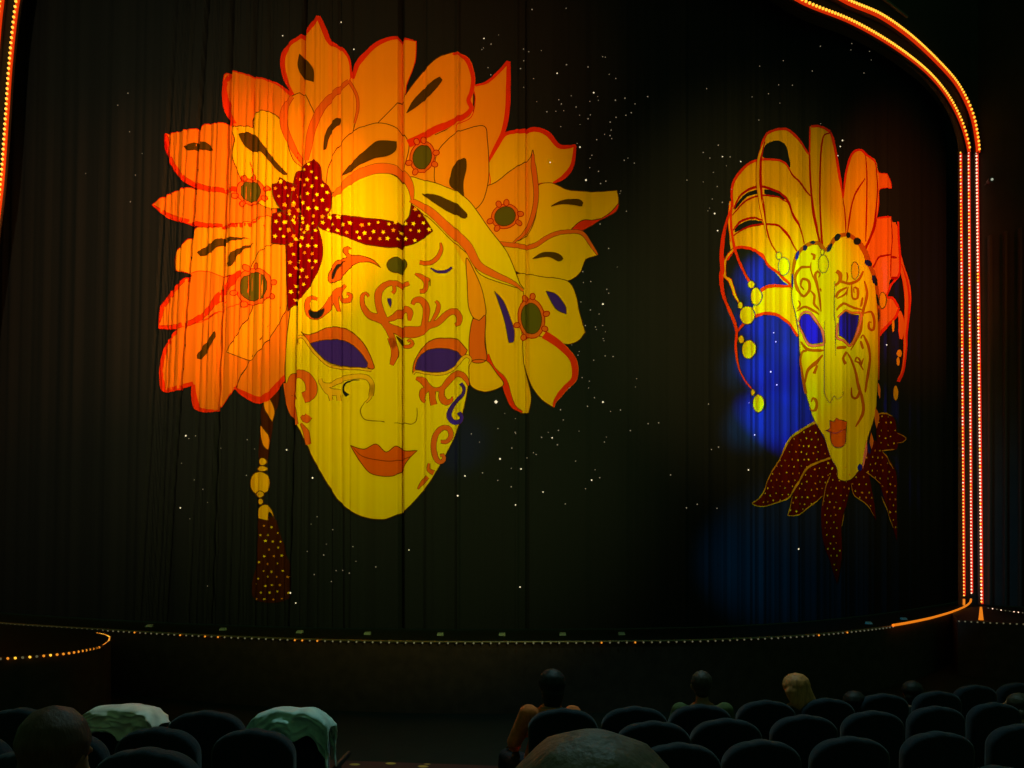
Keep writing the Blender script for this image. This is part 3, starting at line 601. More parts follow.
# sparkles of the cloth, built as small emissive points
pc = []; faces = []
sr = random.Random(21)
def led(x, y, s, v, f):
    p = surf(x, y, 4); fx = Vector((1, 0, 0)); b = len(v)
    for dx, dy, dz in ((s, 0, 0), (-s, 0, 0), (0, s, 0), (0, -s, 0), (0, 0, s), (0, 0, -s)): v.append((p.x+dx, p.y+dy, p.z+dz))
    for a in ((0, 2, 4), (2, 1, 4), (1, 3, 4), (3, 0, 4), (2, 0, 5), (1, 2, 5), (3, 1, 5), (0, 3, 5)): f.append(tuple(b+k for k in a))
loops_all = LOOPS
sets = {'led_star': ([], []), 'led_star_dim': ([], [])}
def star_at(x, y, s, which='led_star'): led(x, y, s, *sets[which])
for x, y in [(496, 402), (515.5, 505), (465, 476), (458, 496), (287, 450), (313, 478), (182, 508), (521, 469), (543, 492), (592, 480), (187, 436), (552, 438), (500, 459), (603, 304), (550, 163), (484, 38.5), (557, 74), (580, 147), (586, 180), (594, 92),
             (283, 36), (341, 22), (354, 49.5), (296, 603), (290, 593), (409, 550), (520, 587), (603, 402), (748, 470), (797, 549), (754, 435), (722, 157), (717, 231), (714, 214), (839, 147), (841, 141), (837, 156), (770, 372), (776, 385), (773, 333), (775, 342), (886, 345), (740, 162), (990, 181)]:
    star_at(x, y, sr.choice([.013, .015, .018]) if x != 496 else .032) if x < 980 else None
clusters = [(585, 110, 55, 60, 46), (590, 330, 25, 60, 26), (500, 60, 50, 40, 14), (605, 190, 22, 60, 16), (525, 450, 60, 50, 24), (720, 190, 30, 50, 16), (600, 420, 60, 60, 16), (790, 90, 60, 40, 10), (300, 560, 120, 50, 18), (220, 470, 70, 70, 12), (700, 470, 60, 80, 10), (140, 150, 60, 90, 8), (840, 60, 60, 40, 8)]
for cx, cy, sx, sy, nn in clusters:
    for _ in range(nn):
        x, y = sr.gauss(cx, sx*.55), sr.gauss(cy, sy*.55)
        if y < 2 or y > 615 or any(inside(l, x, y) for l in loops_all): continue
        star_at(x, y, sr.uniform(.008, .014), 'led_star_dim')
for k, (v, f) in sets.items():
    o = link('star_sparkle', mesh_from(v, f), mat('led_'+k, (.1, .1, .1), emit=((1, .85, .55), 1.0 if k == 'led_star' else .20)), curtain); o.matrix_parent_inverse = inv
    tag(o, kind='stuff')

# ------------------------------------------------------------------ stage, portal and light strips
m_stage = mat('stage_floor', (.012, .016, .012), rough=.6, spec=.05, noise=(3, .3, 0))
m_front = mat('stage_front', (.060, .036, .030), rough=.8, noise=(6, .5, .1))
m_wall = mat('portal_wall', (.02, .024, .018), rough=.8, noise=(2, .4, .1))
SZ = 1.1
LIP = [(-160, 19.4), (-80, 17.7), (0, 16.1), (110, 14.8), (200, 13.95), (310, 13.3), (400, 13.02), (480, 12.95), (600, 13.02), (720, 13.3), (839, 14.4), (928, 16.8), (972, 20.6)]
lip = [(x, crv(LIP, x)) for x in range(-160, 975, 4)]
lipw = [at(x, HZ, D).to_2d() for x, D in lip]
def slab(name, ring, ztop, zbot, mt, mside):
    v = [(p[0], p[1], ztop) for p in ring]+[(p[0], p[1], zbot) for p in ring]; n = len(ring)
    f = [tuple(range(n)), tuple(reversed(range(n, 2*n)))]; mi = [0, 1]
    for i in range(n): f.append((i, i+n, (i+1) % n+n, (i+1) % n)); mi.append(1)
    return link(name, mesh_from(v, f, mi), [mt, mside])
ring = [tuple(p) for p in lipw]+[(14, 22), (20, 34), (-20, 34), (-17, 24)]
stage = slab('stage', ring, SZ, 0.0, m_stage, m_front); tag(stage, 'dark curved stage floor and front edge under the curtain', 'stage')

DW = [(-160, 20.6), (-80, 19.1), (0, 17.55), (110, 15.95), (200, 15.1), (310, 14.4), (400, 14.15), (480, 14.1), (600, 14.2), (720, 14.65), (800, 15.45), (850, 16.4), (900, 17.9), (950, 20.2), (971, 21.0), (990, 20.8), (1040, 20.0), (1120, 19.0), (1250, 18.0)]
def wpt(x, y, off=0.0):
    D = crv(DW, x)-off; return at(x, y, D)
ARCH = '@P -60,660 -45,520 -22,330 0,190 6,120 10,62 17,0 32,-90 90,-165 220,-205 400,-190 600,-120 720,-52 805,0 @A2 0,0'
inner_pts = parse('@P -52,640 -40,520 -18,330 0,195 6,120 10,62 17,0 34,-90 90,-165 220,-205 400,-190 600,-118 720,-50 801,0 850,20.5 890,43 924.5,69 946,93 960,118 968,142 971,165 971.5,300 971,450 971,594')[0]
outer_pts = parse('@P -66,640 -54,520 -36,330 -19,195 -11,120 -5,62 0,8 16,-104 76,-186 214,-230 410,-214 610,-140 740,-62 846,0 880,15 910,36 938,62 958,85 972,113 978,142 979,165 980,300 980,450 981,604')[0]
inn = smooth(inner_pts, False, 3); out_ = smooth(outer_pts, False, 3)
open_pts = parse('@P -46,660 -34,520 -12,330 5,195 11,120 15,62 22,0 40,-84 96,-158 222,-196 400,-181 600,-109 720,-41 797,7 846,27 884,48 918,74 938,97 950,118 957,142 958,165 958,300 958,450 958,660')[0]
opn = smooth(open_pts, False, 3)
# portal wall (front face) built where it stands, with a return along the opening
outerloop = opn+[(958, 700), (1250, 700), (1250, -420), (-158, -420), (-158, 700), (-46, 700)]
wv = []; wf_ = []
for q in slabs([outerloop], gx=8, gy=40):
    b = len(wv)
    for (x, y) in q: p = wpt(x, y); wv.append((p.x, p.y, max(p.z, SZ+.002)))
    wf_.append((b+3, b+2, b+1, b))
for i in range(len(opn)-1):
    b = len(wv)
    for (x, y), off in ((opn[i], 0), (opn[i+1], 0), (opn[i+1], -.3), (opn[i], -.3)):
        p = wpt(x, y); q = wpt(x, y, off) if off else p; wv.append((q.x, q.y, max(p.z, SZ+.002)))
    wf_.append((b, b+1, b+2, b+3))
portal = link('wall_stage', mesh_from(wv, wf_), m_wall); tag(portal, kind='structure')

def ico(r, sub=1):
    bm = bmesh.new(); bmesh.ops.create_icosphere(bm, subdivisions=sub, radius=r); return bm_mesh(bm, True)
def tube_mesh(pts, r, n=6):
    v = []; f = []
    for i, p in enumerate(pts):
        t = (pts[min(len(pts)-1, i+1)]-pts[max(0, i-1)]).normalized()
        u = t.cross(Vector((0, 1, 0.01))).normalized(); w_ = t.cross(u)
        for k in range(n): a = 2*math.pi*k/n; v.append(tuple(p+u*math.cos(a)*r+w_*math.sin(a)*r))
    for i in range(len(pts)-1):
        for k in range(n): f.append((i*n+k, (i+1)*n+k, (i+1)*n+(k+1) % n, i*n+(k+1) % n))
    return mesh_from(v, f, smooth=True)
BULB = {}
def bulb_mesh(kind, r):
    if (kind, r) not in BULB:
        m = ico(r)
        m.materials.append({'white': mat('bulb_white', (.8, .8, .8), emit=((1, .62, .42), 1.5)), 'yellow': mat('bulb_yellow', (.8, .8, .8), emit=((1, .48, .03), 1.5)),
          'dim': mat('bulb_dim', (.5, .5, .5), emit=((.9, .75, .4), .09)), 'amber': mat('bulb_amber', (.8, .5, .2), emit=((1, .3, .02), .9))}[kind]); BULB[(kind, r)] = m
    return BULB[(kind, r)]
def resample(pts, step):
    out = [pts[0].copy()]; acc = 0
    for i in range(len(pts)-1):
        a, b = pts[i], pts[i+1]; L = (b-a).length; d = step-acc
        while d <= L: out.append(a+(b-a)*(d/L)); d += step
        acc = (acc+L) % step
    return out
m_redhalo = mat('red_halo', (.5, .02, .01), emit=((1, .035, .01), .62)); m_orhalo = mat('orange_halo', (.6, .1, .01), emit=((1, .035, .002), .55))
m_chan = mat('strip_channel', (.05, .03, .02), rough=.5); m_glow = mat('amber_reflection', (.6, .3, .05), emit=((1, .24, .01), .8))  # m_glow puts the reflected orange light into emission
def strip(name, label, pts, kinds, r, step, tube, tr, cat='light strip', group=None, vis=None, toff=Vector((.0, .03, 0))):
    root = empty(name, pts[0]); tag(root, label, cat, group); base = Matrix.Translation(-pts[0])
    ch = link('channel', tube_mesh([p+Vector((0, .03+tr*1.6, 0)) for p in pts], tr*1.35), m_chan, root); ch.matrix_parent_inverse = base
    if tube:
        tb = link('halo_tube', tube_mesh([p+toff for p in pts], tr), tube, root); tb.matrix_parent_inverse = base  # coloured halo of the bulbs, built as a glowing tube
    bl = resample(pts, step); rr = random.Random(len(bl))
    def pk(): return kinds[rr.randrange(len(kinds))]
    def score(p):
        px = 512+FPX*p.x/p.y; py = HZ-(p.z-CZ)*FPX/p.y
        return (0 if (0 <= px <= 1024 and 0 <= py <= 768) else 1000)+p.y
    order = sorted(bl, key=score); rest = order[100:]
    for p in order[:100]:
        o = bpy.data.objects.new('bulb', bulb_mesh(pk(), r)); COL.objects.link(o); o.parent = root; o.location = p-pts[0]+Vector((0, -tr*.7, 0))
    if rest:
        v = []; f = []; b = bulb_mesh(kinds[0], r)
        for p in rest:
            k = len(v); v += [tuple(vv.co+p-pts[0]+Vector((0, -tr*.7, 0))) for vv in b.vertices]; f += [tuple(k+i for i in pl.vertices) for pl in b.polygons]
        o = link('bulb', mesh_from(v, f), b.materials[0], root); tag(o, kind='stuff')
    return root
def wp(pl, off=.22): return [wpt(x, y, off) for x, y in pl]
k1 = next(i for i, p in enumerate(inn) if p[0] > 900 and p[1] > 152); k2 = next(i for i, p in enumerate(out_) if p[0] > 900 and p[1] > 154)
strip('arch_light_strip', 'lower of the two yellow bulb strips following the arch', wp(inn[:k1]), ['yellow'], .03, .1, m_orhalo, .04)
strip('arch_light_strip', 'upper of the two yellow bulb strips following the arch', wp(out_[:k2]), ['yellow'], .032, .1, m_orhalo, .052)
def vert(x0, x1, ya, yb): return [wpt(x0+(x1-x0)*t/20, ya+(yb-ya)*t/20, .1) for t in range(21)]
strip('pillar_light_strip', 'leftmost of the three upright bulb strips right of the curtain', vert(960, 963.5, 153, 596), ['yellow', 'white', 'yellow'], .021, .083, m_redhalo, .03, toff=Vector((.04, .03, 0)))
strip('pillar_light_strip', 'middle of the three upright bulb strips right of the curtain', vert(968, 971, 153, 593), ['white', 'white', 'white', 'yellow'], .021, .083, m_redhalo, .03, toff=Vector((.04, .03, 0)))
strip('pillar_light_strip', 'rightmost of the three upright bulb strips right of the curtain', vert(976, 981, 153, 604), ['white', 'white', 'white', 'yellow'], .026, .083, m_redhalo, .03, toff=Vector((.05, .03, 0)))
# orange reflections on the stage at the pillar feet, built as glowing shapes
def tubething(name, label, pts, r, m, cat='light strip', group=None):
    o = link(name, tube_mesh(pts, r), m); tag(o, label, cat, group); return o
tubething('reflection_tube', 'orange reflection under the leftmost upright bulb strip, built as a short tube', [wpt(964, y, .1) for y in (599, 603, 606.5)], .03, m_glow)
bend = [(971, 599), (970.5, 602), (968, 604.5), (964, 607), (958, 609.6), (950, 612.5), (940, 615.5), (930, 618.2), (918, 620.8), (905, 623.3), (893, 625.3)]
tubething('reflection_tube', 'orange reflected glow from the pillar foot along the stage edge, built as a tube', [at(x, y, min(crv(LIP, x)-.05, (CZ-SZ-.02)*FPX/(y-HZ))) for x, y in bend], .024, m_glow)
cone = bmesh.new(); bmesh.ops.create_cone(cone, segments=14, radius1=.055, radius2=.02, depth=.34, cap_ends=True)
tubething('reflection_tube', 'small orange reflection at the foot of the rightmost bulb strip, built as a cone', [Vector((0, 0, 0)), Vector((0, 0, .1))], .01, m_glow)
oc = bpy.data.objects[[o.name for o in bpy.data.objects if o.name.startswith('reflection_tube')][-1]]
oc.data = bm_mesh(cone, True); oc.data.materials.append(m_glow); oc.name = 'reflection_cone'; oc.location = at(981, 615.5, 16.9)
# stage edge strip
lipe = [Vector((*at(x, HZ, crv(LIP, x)-.05).to_2d(), SZ-.02)) for x in range(-60, 896, 6)]
strip('edge_light_strip', 'row of tiny dim bulbs along the curved stage edge', lipe, ['dim']*9+['amber'], .016, .13, None, .018)
nose = link('stage_edge_trim', tube_mesh([p+Vector((0, .03, .012)) for p in lipe], .02), mat('brass_edge', (.25, .2, .1), rough=.4, metal=.6)); tag(nose, 'thin metal edging along the curved stage lip', 'edge trim')
# left side platform
PL = smooth(parse('@P -60,661 -20,658.5 0,657 20,656 45,654 70,651.5 90,648 104,644.5 110,640 111,636 106,633.5 98,632')[0], False, 4)
def gp(x, y, z): D = (CZ-z)*FPX/(y-HZ); return Vector(((x-512)/FPX*D, D, z))
plz = SZ-.001
plp = [gp(x, y, plz) for x, y in PL]
ringp = [(p.x, p.y) for p in plp]+[(-7.6, 16.4), (-11.5, 18.5)]
o = slab('side_platform', ringp, plz-.012, 0.0, m_stage, m_front); tag(o, 'rounded dark side platform at the left end of the stage', 'platform')
strip('platform_light_strip', 'row of amber bulbs round the left side platform edge', [p+Vector((0, -.03, -.02)) for p in plp], ['amber', 'amber', 'amber', 'yellow', 'dim'], .019, .085, None, .014)
# right side platform
rp = [gp(x, y, plz) for x, y in ((958, 619.5), (985, 621), (1010, 622), (1060, 624), (1120, 626))]
ringr = [(p.x, p.y) for p in rp]+[(16, 18), (14, 21.5), (10.5, 20.5)]
o = slab('side_platform', ringr, plz-.02, 0.0, m_stage, m_front); tag(o, 'dark side platform right of the stage beyond the pillar', 'platform')
strip('platform_light_strip', 'faint bulb row along the right side platform front', [p+Vector((0, -.03, -.03)) for p in rp], ['dim'], .018, .11, None, .013)
strip('platform_light_strip', 'faint bulb row stepping down behind the right side platform', [at(x, y, 17.6) for x, y in ((988, 608), (1004, 610.5), (1024, 613), (1070, 619))], ['dim', 'white'], .014, .09, None, .012)

# stage monitors set into the floor
mm = mat('monitor_case', (.25, .35, .3), rough=.6)
for x in (148, 222, 299, 367, 440, 502, 563, 622, 870, 905):
    D0 = crv(LIP, x)+.8; p = at(x, HZ, D0)
    bm = bmesh.new()
    vv = [bm.verts.new(c) for c in ((-.055, 0, 0), (.055, 0, 0), (.055, .1, 0), (-.055, .1, 0), (-.05, .02, .03), (.05, .02, .03), (.05, .09, .045), (-.05, .09, .045))]
    for f in ((3, 2, 1, 0), (4, 5, 6, 7), (0, 1, 5, 4), (1, 2, 6, 5), (2, 3, 7, 6), (3, 0, 4, 7)): bm.faces.new([vv[i] for i in f])
    bevel_all(bm, .004, 2)
    o = link('footlight', bm_mesh(bm), mm, loc=(p.x, p.y, SZ)); tag(o, 'small pale footlight box on the stage floor behind the edge', 'footlight', 'footlights along the stage edge')

# portal side details on the right
pil = []
for x0, x1 in ((988, 992), (1003, 1007), (1018, 1022)):
    bm = bmesh.new(); a = wpt(x0, 0, .12); b = wpt(x1, 0, .12); cx = (a.x+b.x)/2; cy = (a.y+b.y)/2
    box(bm, (0, 0, 5.6), (b.x-a.x, .12, 9.0)); bevel_all(bm, .015, 2)
    o = link('trim_%d' % (len(pil)+1), bm_mesh(bm), mat('pilaster', (.03, .03, .02), rough=.7), loc=(cx, cy, 0)); tag(o, kind='structure'); pil.append(o)
bm = bmesh.new(); bmesh.ops.create_cone(bm, segments=16, radius1=.05, radius2=.08, depth=.16, cap_ends=True, matrix=Matrix.Rotation(math.pi/2, 4, 'X'))
sp = empty('spotlight', wpt(990, 181, .35)); tag(sp, 'small white spotlight on the dark wall right of the arch', 'spotlight')
link('housing', bm_mesh(bm), mat('lamp_black', (.02, .02, .02), rough=.4), sp)
link('lens', ico(.03, 2), mat('lamp_lens', (.8, .8, .8), emit=((.8, 1, .8), .35)), sp, loc=(0, -.09, 0))
bm = bmesh.new(); box(bm, (0, .1, 0), (.03, .25, .03)); link('bracket', bm_mesh(bm), mat('lamp_black', (.02, .02, .02)), sp)
# metal rail above the arch, upper right
rail = tubething('metal_rail', 'thin grey metal rail above the arch at upper right', [wpt(x, y, .15) for x, y in ((868, -14), (880, -4), (893, 6), (907, 17))], .03, mat('rail_metal', (.12, .15, .13), rough=.4, emit=None), 'rail')

# ------------------------------------------------------------------ auditorium shell
def fz(X, D): return .826-.035*X-.06*D
m_carpet = mat('carpet', (.02, .012, .01))
nt = m_carpet.node_tree; b = nt.nodes['Principled BSDF']
vo = nt.nodes.new('ShaderNodeTexVoronoi'); vo.inputs['Scale'].default_value = 5; cr = nt.nodes.new('ShaderNodeValToRGB'); tc = nt.nodes.new('ShaderNodeTexCoord')
cr.color_ramp.elements[0].position = .22; cr.color_ramp.elements[0].color = (.55, .36, .06, 1); cr.color_ramp.elements[1].position = .3; cr.color_ramp.elements[1].color = (.05, .012, .01, 1)
nt.links.new(tc.outputs['Object'], vo.inputs['Vector']); nt.links.new(vo.outputs['Distance'], cr.inputs[0]); nt.links.new(cr.outputs[0], b.inputs['Base Color'])
m_pit = mat('pit_floor', (.006, .011, .007), rough=.9, noise=(4, .4, 0))
DE = 8.7; DR = 10.3
v = []; f = []; mi = []
def quad(pts, m): b = len(v); v.extend(pts); f.append((b, b+1, b+2, b+3)); mi.append(m)
for X1, X2 in ((-14, 14),):
    quad([(X1, 4.0, fz(X1, 4.0)), (X2, 4.0, fz(X2, 4.0)), (X2, DE, fz(X2, DE)), (X1, DE, fz(X1, DE))], 0)
    quad([(1, DE, fz(1, DE)), (X2, DE, fz(X2, DE)), (X2, DR, fz(X2, DR)), (4.6, DR, fz(4.6, DR))], 0)
    quad([(X1, DE, fz(X1, DE)), (X2, DE, fz(X2, DE)), (X2, DE, -.45), (X1, DE, -.45)], 1)
    quad([(X1, DE, 0), (X2, DE, 0), (X2, 34, 0), (X1, 34, 0)], 1)
    quad([(X1, 1.6, .84), (X2, 1.6, .84), (X2, 3.1, .84), (X1, 3.1, .84)], 0)
    quad([(X1, 3.1, .84), (X2, 3.1, .84), (X2, 3.1, .74), (X1, 3.1, .74)], 0)
    quad([(X1, 3.1, .74), (X2, 3.1, .74), (X2, 4.0, .74), (X1, 4.0, .74)], 0)
    quad([(X1, 4.0, .74), (X2, 4.0, .74), (X2, 4.0, fz(X2, 4)), (X1, 4.0, fz(X1, 4))], 0)
    quad([(X1, -3, 1.09), (X2, -3, 1.09), (X2, 1.6, 1.09), (X1, 1.6, 1.09)], 0)
    quad([(X1, 1.6, 1.09), (X2, 1.6, 1.09), (X2, 1.6, .84), (X1, 1.6, .84)], 0)
flo = link('floor', mesh_from(v, f, mi), [m_carpet, m_pit]); tag(flo, kind='structure')

# ------------------------------------------------------------------ theatre seats
m_seat = mat('seat_velvet', (.003, .011, .020), rough=.85, noise=(60, .5, .3), spec=.2, sheen=.15)
m_metal = mat('seat_metal', (.02, .02, .02), rough=.45, metal=.6)
def back_outline(wd, h, n=14):
    pts = []; r = .17
    for s in range(n+1):
        a = math.pi-math.pi/2*s/n; pts.append((-wd/2+r+r*math.cos(a), h-.13+.13*math.sin(a)))
    for s in range(1, 8): u = s/8; pts.append((-wd/2+r+(wd-2*r)*u, h+.012*math.sin(math.pi*u)))
    for s in range(n+1):
        a = math.pi/2-math.pi/2*s/n; pts.append((wd/2-r+r*math.cos(a), h-.13+.13*math.sin(a)))
    pts += [(wd/2-.01, .46), (wd/2-.05, .40), (-wd/2+.05, .40), (-wd/2+.01, .46)]
    return pts
def make_back():
    bm = bmesh.new(); o = back_outline(.47, 1.0)
    a = [bm.verts.new((x, -.31-.06*(z-.4), z)) for x, z in o]; fc = bm.faces.new(a)
    r = bmesh.ops.extrude_face_region(bm, geom=[fc]); nv = [g for g in r['geom'] if isinstance(g, bmesh.types.BMVert)]
    bmesh.ops.translate(bm, verts=nv, vec=(0, .11, 0)); bmesh.ops.recalc_face_normals(bm, faces=bm.faces[:])
    ed = [e for e in bm.edges if len(e.link_faces) == 2 and any(len(f.verts) > 6 for f in e.link_faces)]
    bmesh.ops.bevel(bm, geom=ed, offset=.035, segments=4, affect='EDGES', profile=.5)
    return bm_mesh(bm, True)
back_me = make_back(); back_me.materials.append(m_seat)
bm = bmesh.new(); box(bm, (0, .04, .42), (.46, .5, .11)); bevel_all(bm, .035, 4); cush_me = bm_mesh(bm, True); cush_me.materials.append(m_seat)
bm = bmesh.new(); box(bm, (0, 0, .22), (.05, .34, .34)); box(bm, (0, 0, .03), (.07, .42, .05)); box(bm, (0, -.2, .42), (.04, .1, .12)); bevel_all(bm, .01, 2); ped_me = bm_mesh(bm); ped_me.materials.append(m_metal)
bm = bmesh.new(); box(bm, (0, 0, .63), (.03, .40, .04)); bevel_all(bm, .015, 3); box(bm, (0, -.12, .5), (.03, .08, .24)); arm_me = bm_mesh(bm); arm_me.materials.append(mat('arm_pad', (.01, .01, .01), rough=.5))
seat0 = None; SEATS = []
def seat(x, y, label, group=None, yaw=None, D=None, z=None):
    if D is None:
        D = .744/((y-545)/850.-.035*(x-512)/850.-.06)+.25*0
    X = (x-512)/850.*D; yy = D+.27
    zz = (CZ-(y-545)/850.*D-1.0-.006) if z is None else z
    zz = fz(X, yy) if z is None else z
    r = empty('theatre_seat', (X, yy, zz), yaw if yaw is not None else max(-.1, min(.16, .02+(x-500)/520*.14)))
    if D < 4.9: r.scale = (.94, 1, 1)
    for nm, me in (('backrest', back_me), ('seat_cushion', cush_me), ('pedestal', ped_me)):
        o = bpy.data.objects.new(nm, me); COL.objects.link(o); o.parent = r
    o = bpy.data.objects.new('armrest', arm_me); COL.objects.link(o); o.parent = r; o.location = (.245, .02, 0)
    tag(r, label, 'seat', 'theatre seats in front of the stage'); SEATS.append(r); return r
rowA = [(675, 741, 'dark blue seat, nearest row, just right of the grey foreground head'), (756, 738, 'dark blue seat at the bottom, below the seat in front of the blonde head'), (843, 735, 'dark blue seat at the bottom, second from the right-hand person, low and half hidden'),
        (930, 730, 'dark blue seat at the bottom right, one to the left of the corner seat'), (1012, 723, 'dark blue seat in the bottom right corner in front of the leaning person')]
rowB = [(650, 719.5, 'dark blue seat half behind the grey foreground head'), (722, 717, 'dark blue seat directly behind the short-haired man, second row'), (799, 713.5, 'dark blue seat behind the blonde head with one empty seat between'),
        (867, 709.5, 'dark blue seat behind the two dark heads, left one of the pair'), (930, 705, 'dark blue seat behind the two dark heads, right one of the pair'), (988, 701.5, 'dark blue seat just left of the person leaning at the right edge')]
rowC = [(561, 707, 'dark seat carrying the dark-haired person in orange'), (632, 705, 'empty dark blue seat between the dark-haired person and the short-haired man'), (697, 703, 'dark blue seat carrying the short-haired man'), (762, 699, 'dark blue seat just left of the blonde head'),
        (822, 697, 'dark blue seat just right of the blonde head'), (878, 692.5, 'small dark seat between the two dark heads'), (932, 690, 'small dark seat just right of the two dark heads')]
rowD = [(970, 684, 'farthest small dark blue seat near the right edge'), (1012, 682, 'farthest small dark blue seat touching the right edge')]
rowE = [(28, 706.5, 'dark seat at far left beside the brown-haired head'), (127, 706.5, 'dark seat under the white crumpled cover on the left'), (210, 709, 'dark blue uncovered seat between the two covered seats'), (293, 709.5, 'dark seat under the pale green cover beside the aisle')]
rowF = [(-24, 731, 'dark seat cut off at the left edge of the view'), (72, 730, 'dark seat behind the brown-haired head on the left'), (163, 725.5, 'dark seat behind the white covered seat'), (257, 727, 'large dark seat behind the pale green covered seat')]
rowG = [(40, 750, 'dark seat in the bottom left corner'), (154, 748, 'dark seat at the bottom, nearest row on the left')]
for R in (rowA, rowB, rowC, rowD, rowE, rowF):
    for x, y, l in R: seat(x, y, l)
for x, y, l in rowG: seat(x, y, l, D=3.45, z=CZ-1.006-(y-545)/850*3.45)
seat(985, 764, 'dark seat top just showing at the bottom edge, lower right')
# pale covers draped over two seat backs
def cover(si, mname, col, label, seed, tail=False):
    s = SEATS[si]; rr = random.Random(seed); nx, ny = 96, 80; v = []; f = []
    o_ = back_outline(.49, 1.012)
    for i in range(nx+1):
        u = -1+2*i/nx; x = .252*math.sin(u*math.pi/2)*1.0
        # top profile height
        ax = abs(x); h = 1.018 if ax < .065 else 1.018-.135*(1-math.sqrt(max(0, 1-((ax-.065)/.19)**2)))
        hem = (.17 if tail else .13)+.03*math.sin(u*4+seed)+.02*math.sin(u*11)
        if tail and u > .8: hem = .30
        for j in range(ny+1):
            t = j/ny*2-1      # -1 back .. 1 front
            at_ = abs(t)
            if at_ < .3: yy = -.285+t/.3*.07; zz = h+.006*math.cos(t/.3*1.57)
            else:
                k = (at_-.3)/.7; zz = h-.004-hem*k; yy = -.285+math.copysign(.07+.008*k-.0+(.0), t)
                if zz < h-.02: pass
            nv = Vector((u*2.6+seed, t*3.2, seed*2)); w1 = mnoise.noise(nv)+.5*mnoise.noise(nv*2.3)
            wr = .030*(1-abs(w1)*2.4)*(1 if at_ > .3 else .25)
            yy += math.copysign(.020+max(-.012, wr), t) if at_ >= .3 else 0; zz += .004*math.sin(u*13+seed)+(0 if at_ > .3 else .004)
            yy += -.06*(zz-1.0)
            v.append((x+.004*math.sin(t*9+u*5), yy-.0, zz))
    n = ny+1
    for i in range(nx):
        for j in range(ny): f.append((i*n+j, (i+1)*n+j, (i+1)*n+j+1, i*n+j+1))
    me = mesh_from(v, f, smooth=True)
    ob = link('seat_cover', me, mat(mname, col, rough=.5, noise=(9, .6, .6)), loc=s.location); ob.rotation_euler = s.rotation_euler
    md = ob.modifiers.new('thick', 'SOLIDIFY'); md.thickness = .003
    tag(ob, label, 'seat cover'); return ob
i_w = next(i for i, s in enumerate(SEATS) if 'white crumpled' in s['label']); i_g = next(i for i, s in enumerate(SEATS) if 'pale green' in s['label'] and 'under' in s['label'])
cover(i_w, 'cover_white', (.88, .72, .62), 'white crumpled cloth cover over a seat back on the left', 1)
cover(i_g, 'cover_green', (.52, .66, .62), 'pale green crumpled cloth cover over the aisle seat back', 3.7, True)

# ------------------------------------------------------------------ people
def blob(spec, voxel, name='b'):
    """spec: list of chains [(x,y,z,rx[,ry,rz])...]; overlapping spheres remeshed into one skin"""
    bm = bmesh.new()
    for ch in spec:
        for k in range(max(1, len(ch)-1)):
            a = ch[k]; b2 = ch[min(k+1, len(ch)-1)]
            pa, pb = Vector(a[:3]), Vector(b2[:3]); ra = a[3:] if len(a) > 4 else (a[3],)*3; rb = b2[3:] if len(b2) > 4 else (b2[3],)*3
            L = (pb-pa).length; st = max(1, int(L/(.45*min(min(ra), min(rb)))))
            for s in range(st+1):
                t = s/st; p = pa.lerp(pb, t); r = [ra[q]*(1-t)+rb[q]*t for q in range(3)]
                bmesh.ops.create_icosphere(bm, subdivisions=2, radius=1, matrix=Matrix.Translation(p) @ Matrix.Diagonal((*r, 1)))
    me = bpy.data.meshes.new(name); bm.to_mesh(me); bm.free()
    o = bpy.data.objects.new(name, me); COL.objects.link(o)
    m = o.modifiers.new('r', 'REMESH'); m.mode = 'VOXEL'; m.voxel_size = voxel
    s = o.modifiers.new('s', 'SMOOTH'); s.iterations = 3; s.factor = .5
    dg = bpy.context.evaluated_depsgraph_get(); dg.update()
    res = bpy.data.meshes.new_from_object(o.evaluated_get(dg)); bpy.data.objects.remove(o)
    res.polygons.foreach_set('use_smooth', [True]*len(res.polygons)); return res
def hand(sx, base):
    x, y, z = base; ch = [[(x, y, z, .024, .03, .014), (x-sx*.004, y+.06, z-.004, .032, .03, .013)]]
    for k, (dx, L) in enumerate(((-.027, .062), (-.009, .072), (.010, .066), (.027, .052))):
        x0 = x+dx; ch.append([(x0, y+.075, z-.004, .009), (x0, y+.075+L*.55, z-.008, .0085), (x0, y+.075+L*.95, z-.028, .0075)])
    ch.append([(x-sx*.026, y+.02, z, .011), (x-sx*.050, y+.05, z-.006, .010), (x-sx*.056, y+.078, z-.014, .0085)])
    return ch
def body_spec():
    sp = [[(0, 0, .56, .15, .12, .10), (0, -.03, .75, .13, .095, .1), (0, -.05, .92, .16, .10, .09), (0, -.05, 1.0, .10, .07, .05)],
          [(0, -.05, 1.0, .052), (0, -.03, 1.10, .05)],
          [(0, -.01, 1.175, .072, .09, .098)], [(0, .02, 1.13, .055, .06, .06)], [(0, .075, 1.085, .03, .022, .022)],
          [(0, .082, 1.165, .010), (0, .1, 1.145, .013)], [(0, .083, 1.115, .022, .008, .006)], [(-.028, .068, 1.18, .014, .012, .010)], [(.028, .068, 1.18, .014, .012, .010)],
          [(-.076, -.005, 1.16, .010, .018, .03)], [(.076, -.005, 1.16, .010, .018, .03)]]
    for s in (-1, 1):
        sp.append([(s*.1, .0, .55, .085), (s*.12, .42, .53, .062)]); sp.append([(s*.12, .42, .53, .06), (s*.12, .44, .3, .052), (s*.12, .42, .1, .036)])
        sp.append([(s*.12, .40, .05, .04, .05, .035), (s*.12, .56, .035, .042, .06, .028)])
        sp.append([(s*.165, -.05, .97, .06), (s*.225, .03, .74, .043)]); sp.append([(s*.225, .03, .74, .04), (s*.13, .24, .64, .026)])
        sp += hand(s, (s*.125, .25, .64))
    return sp
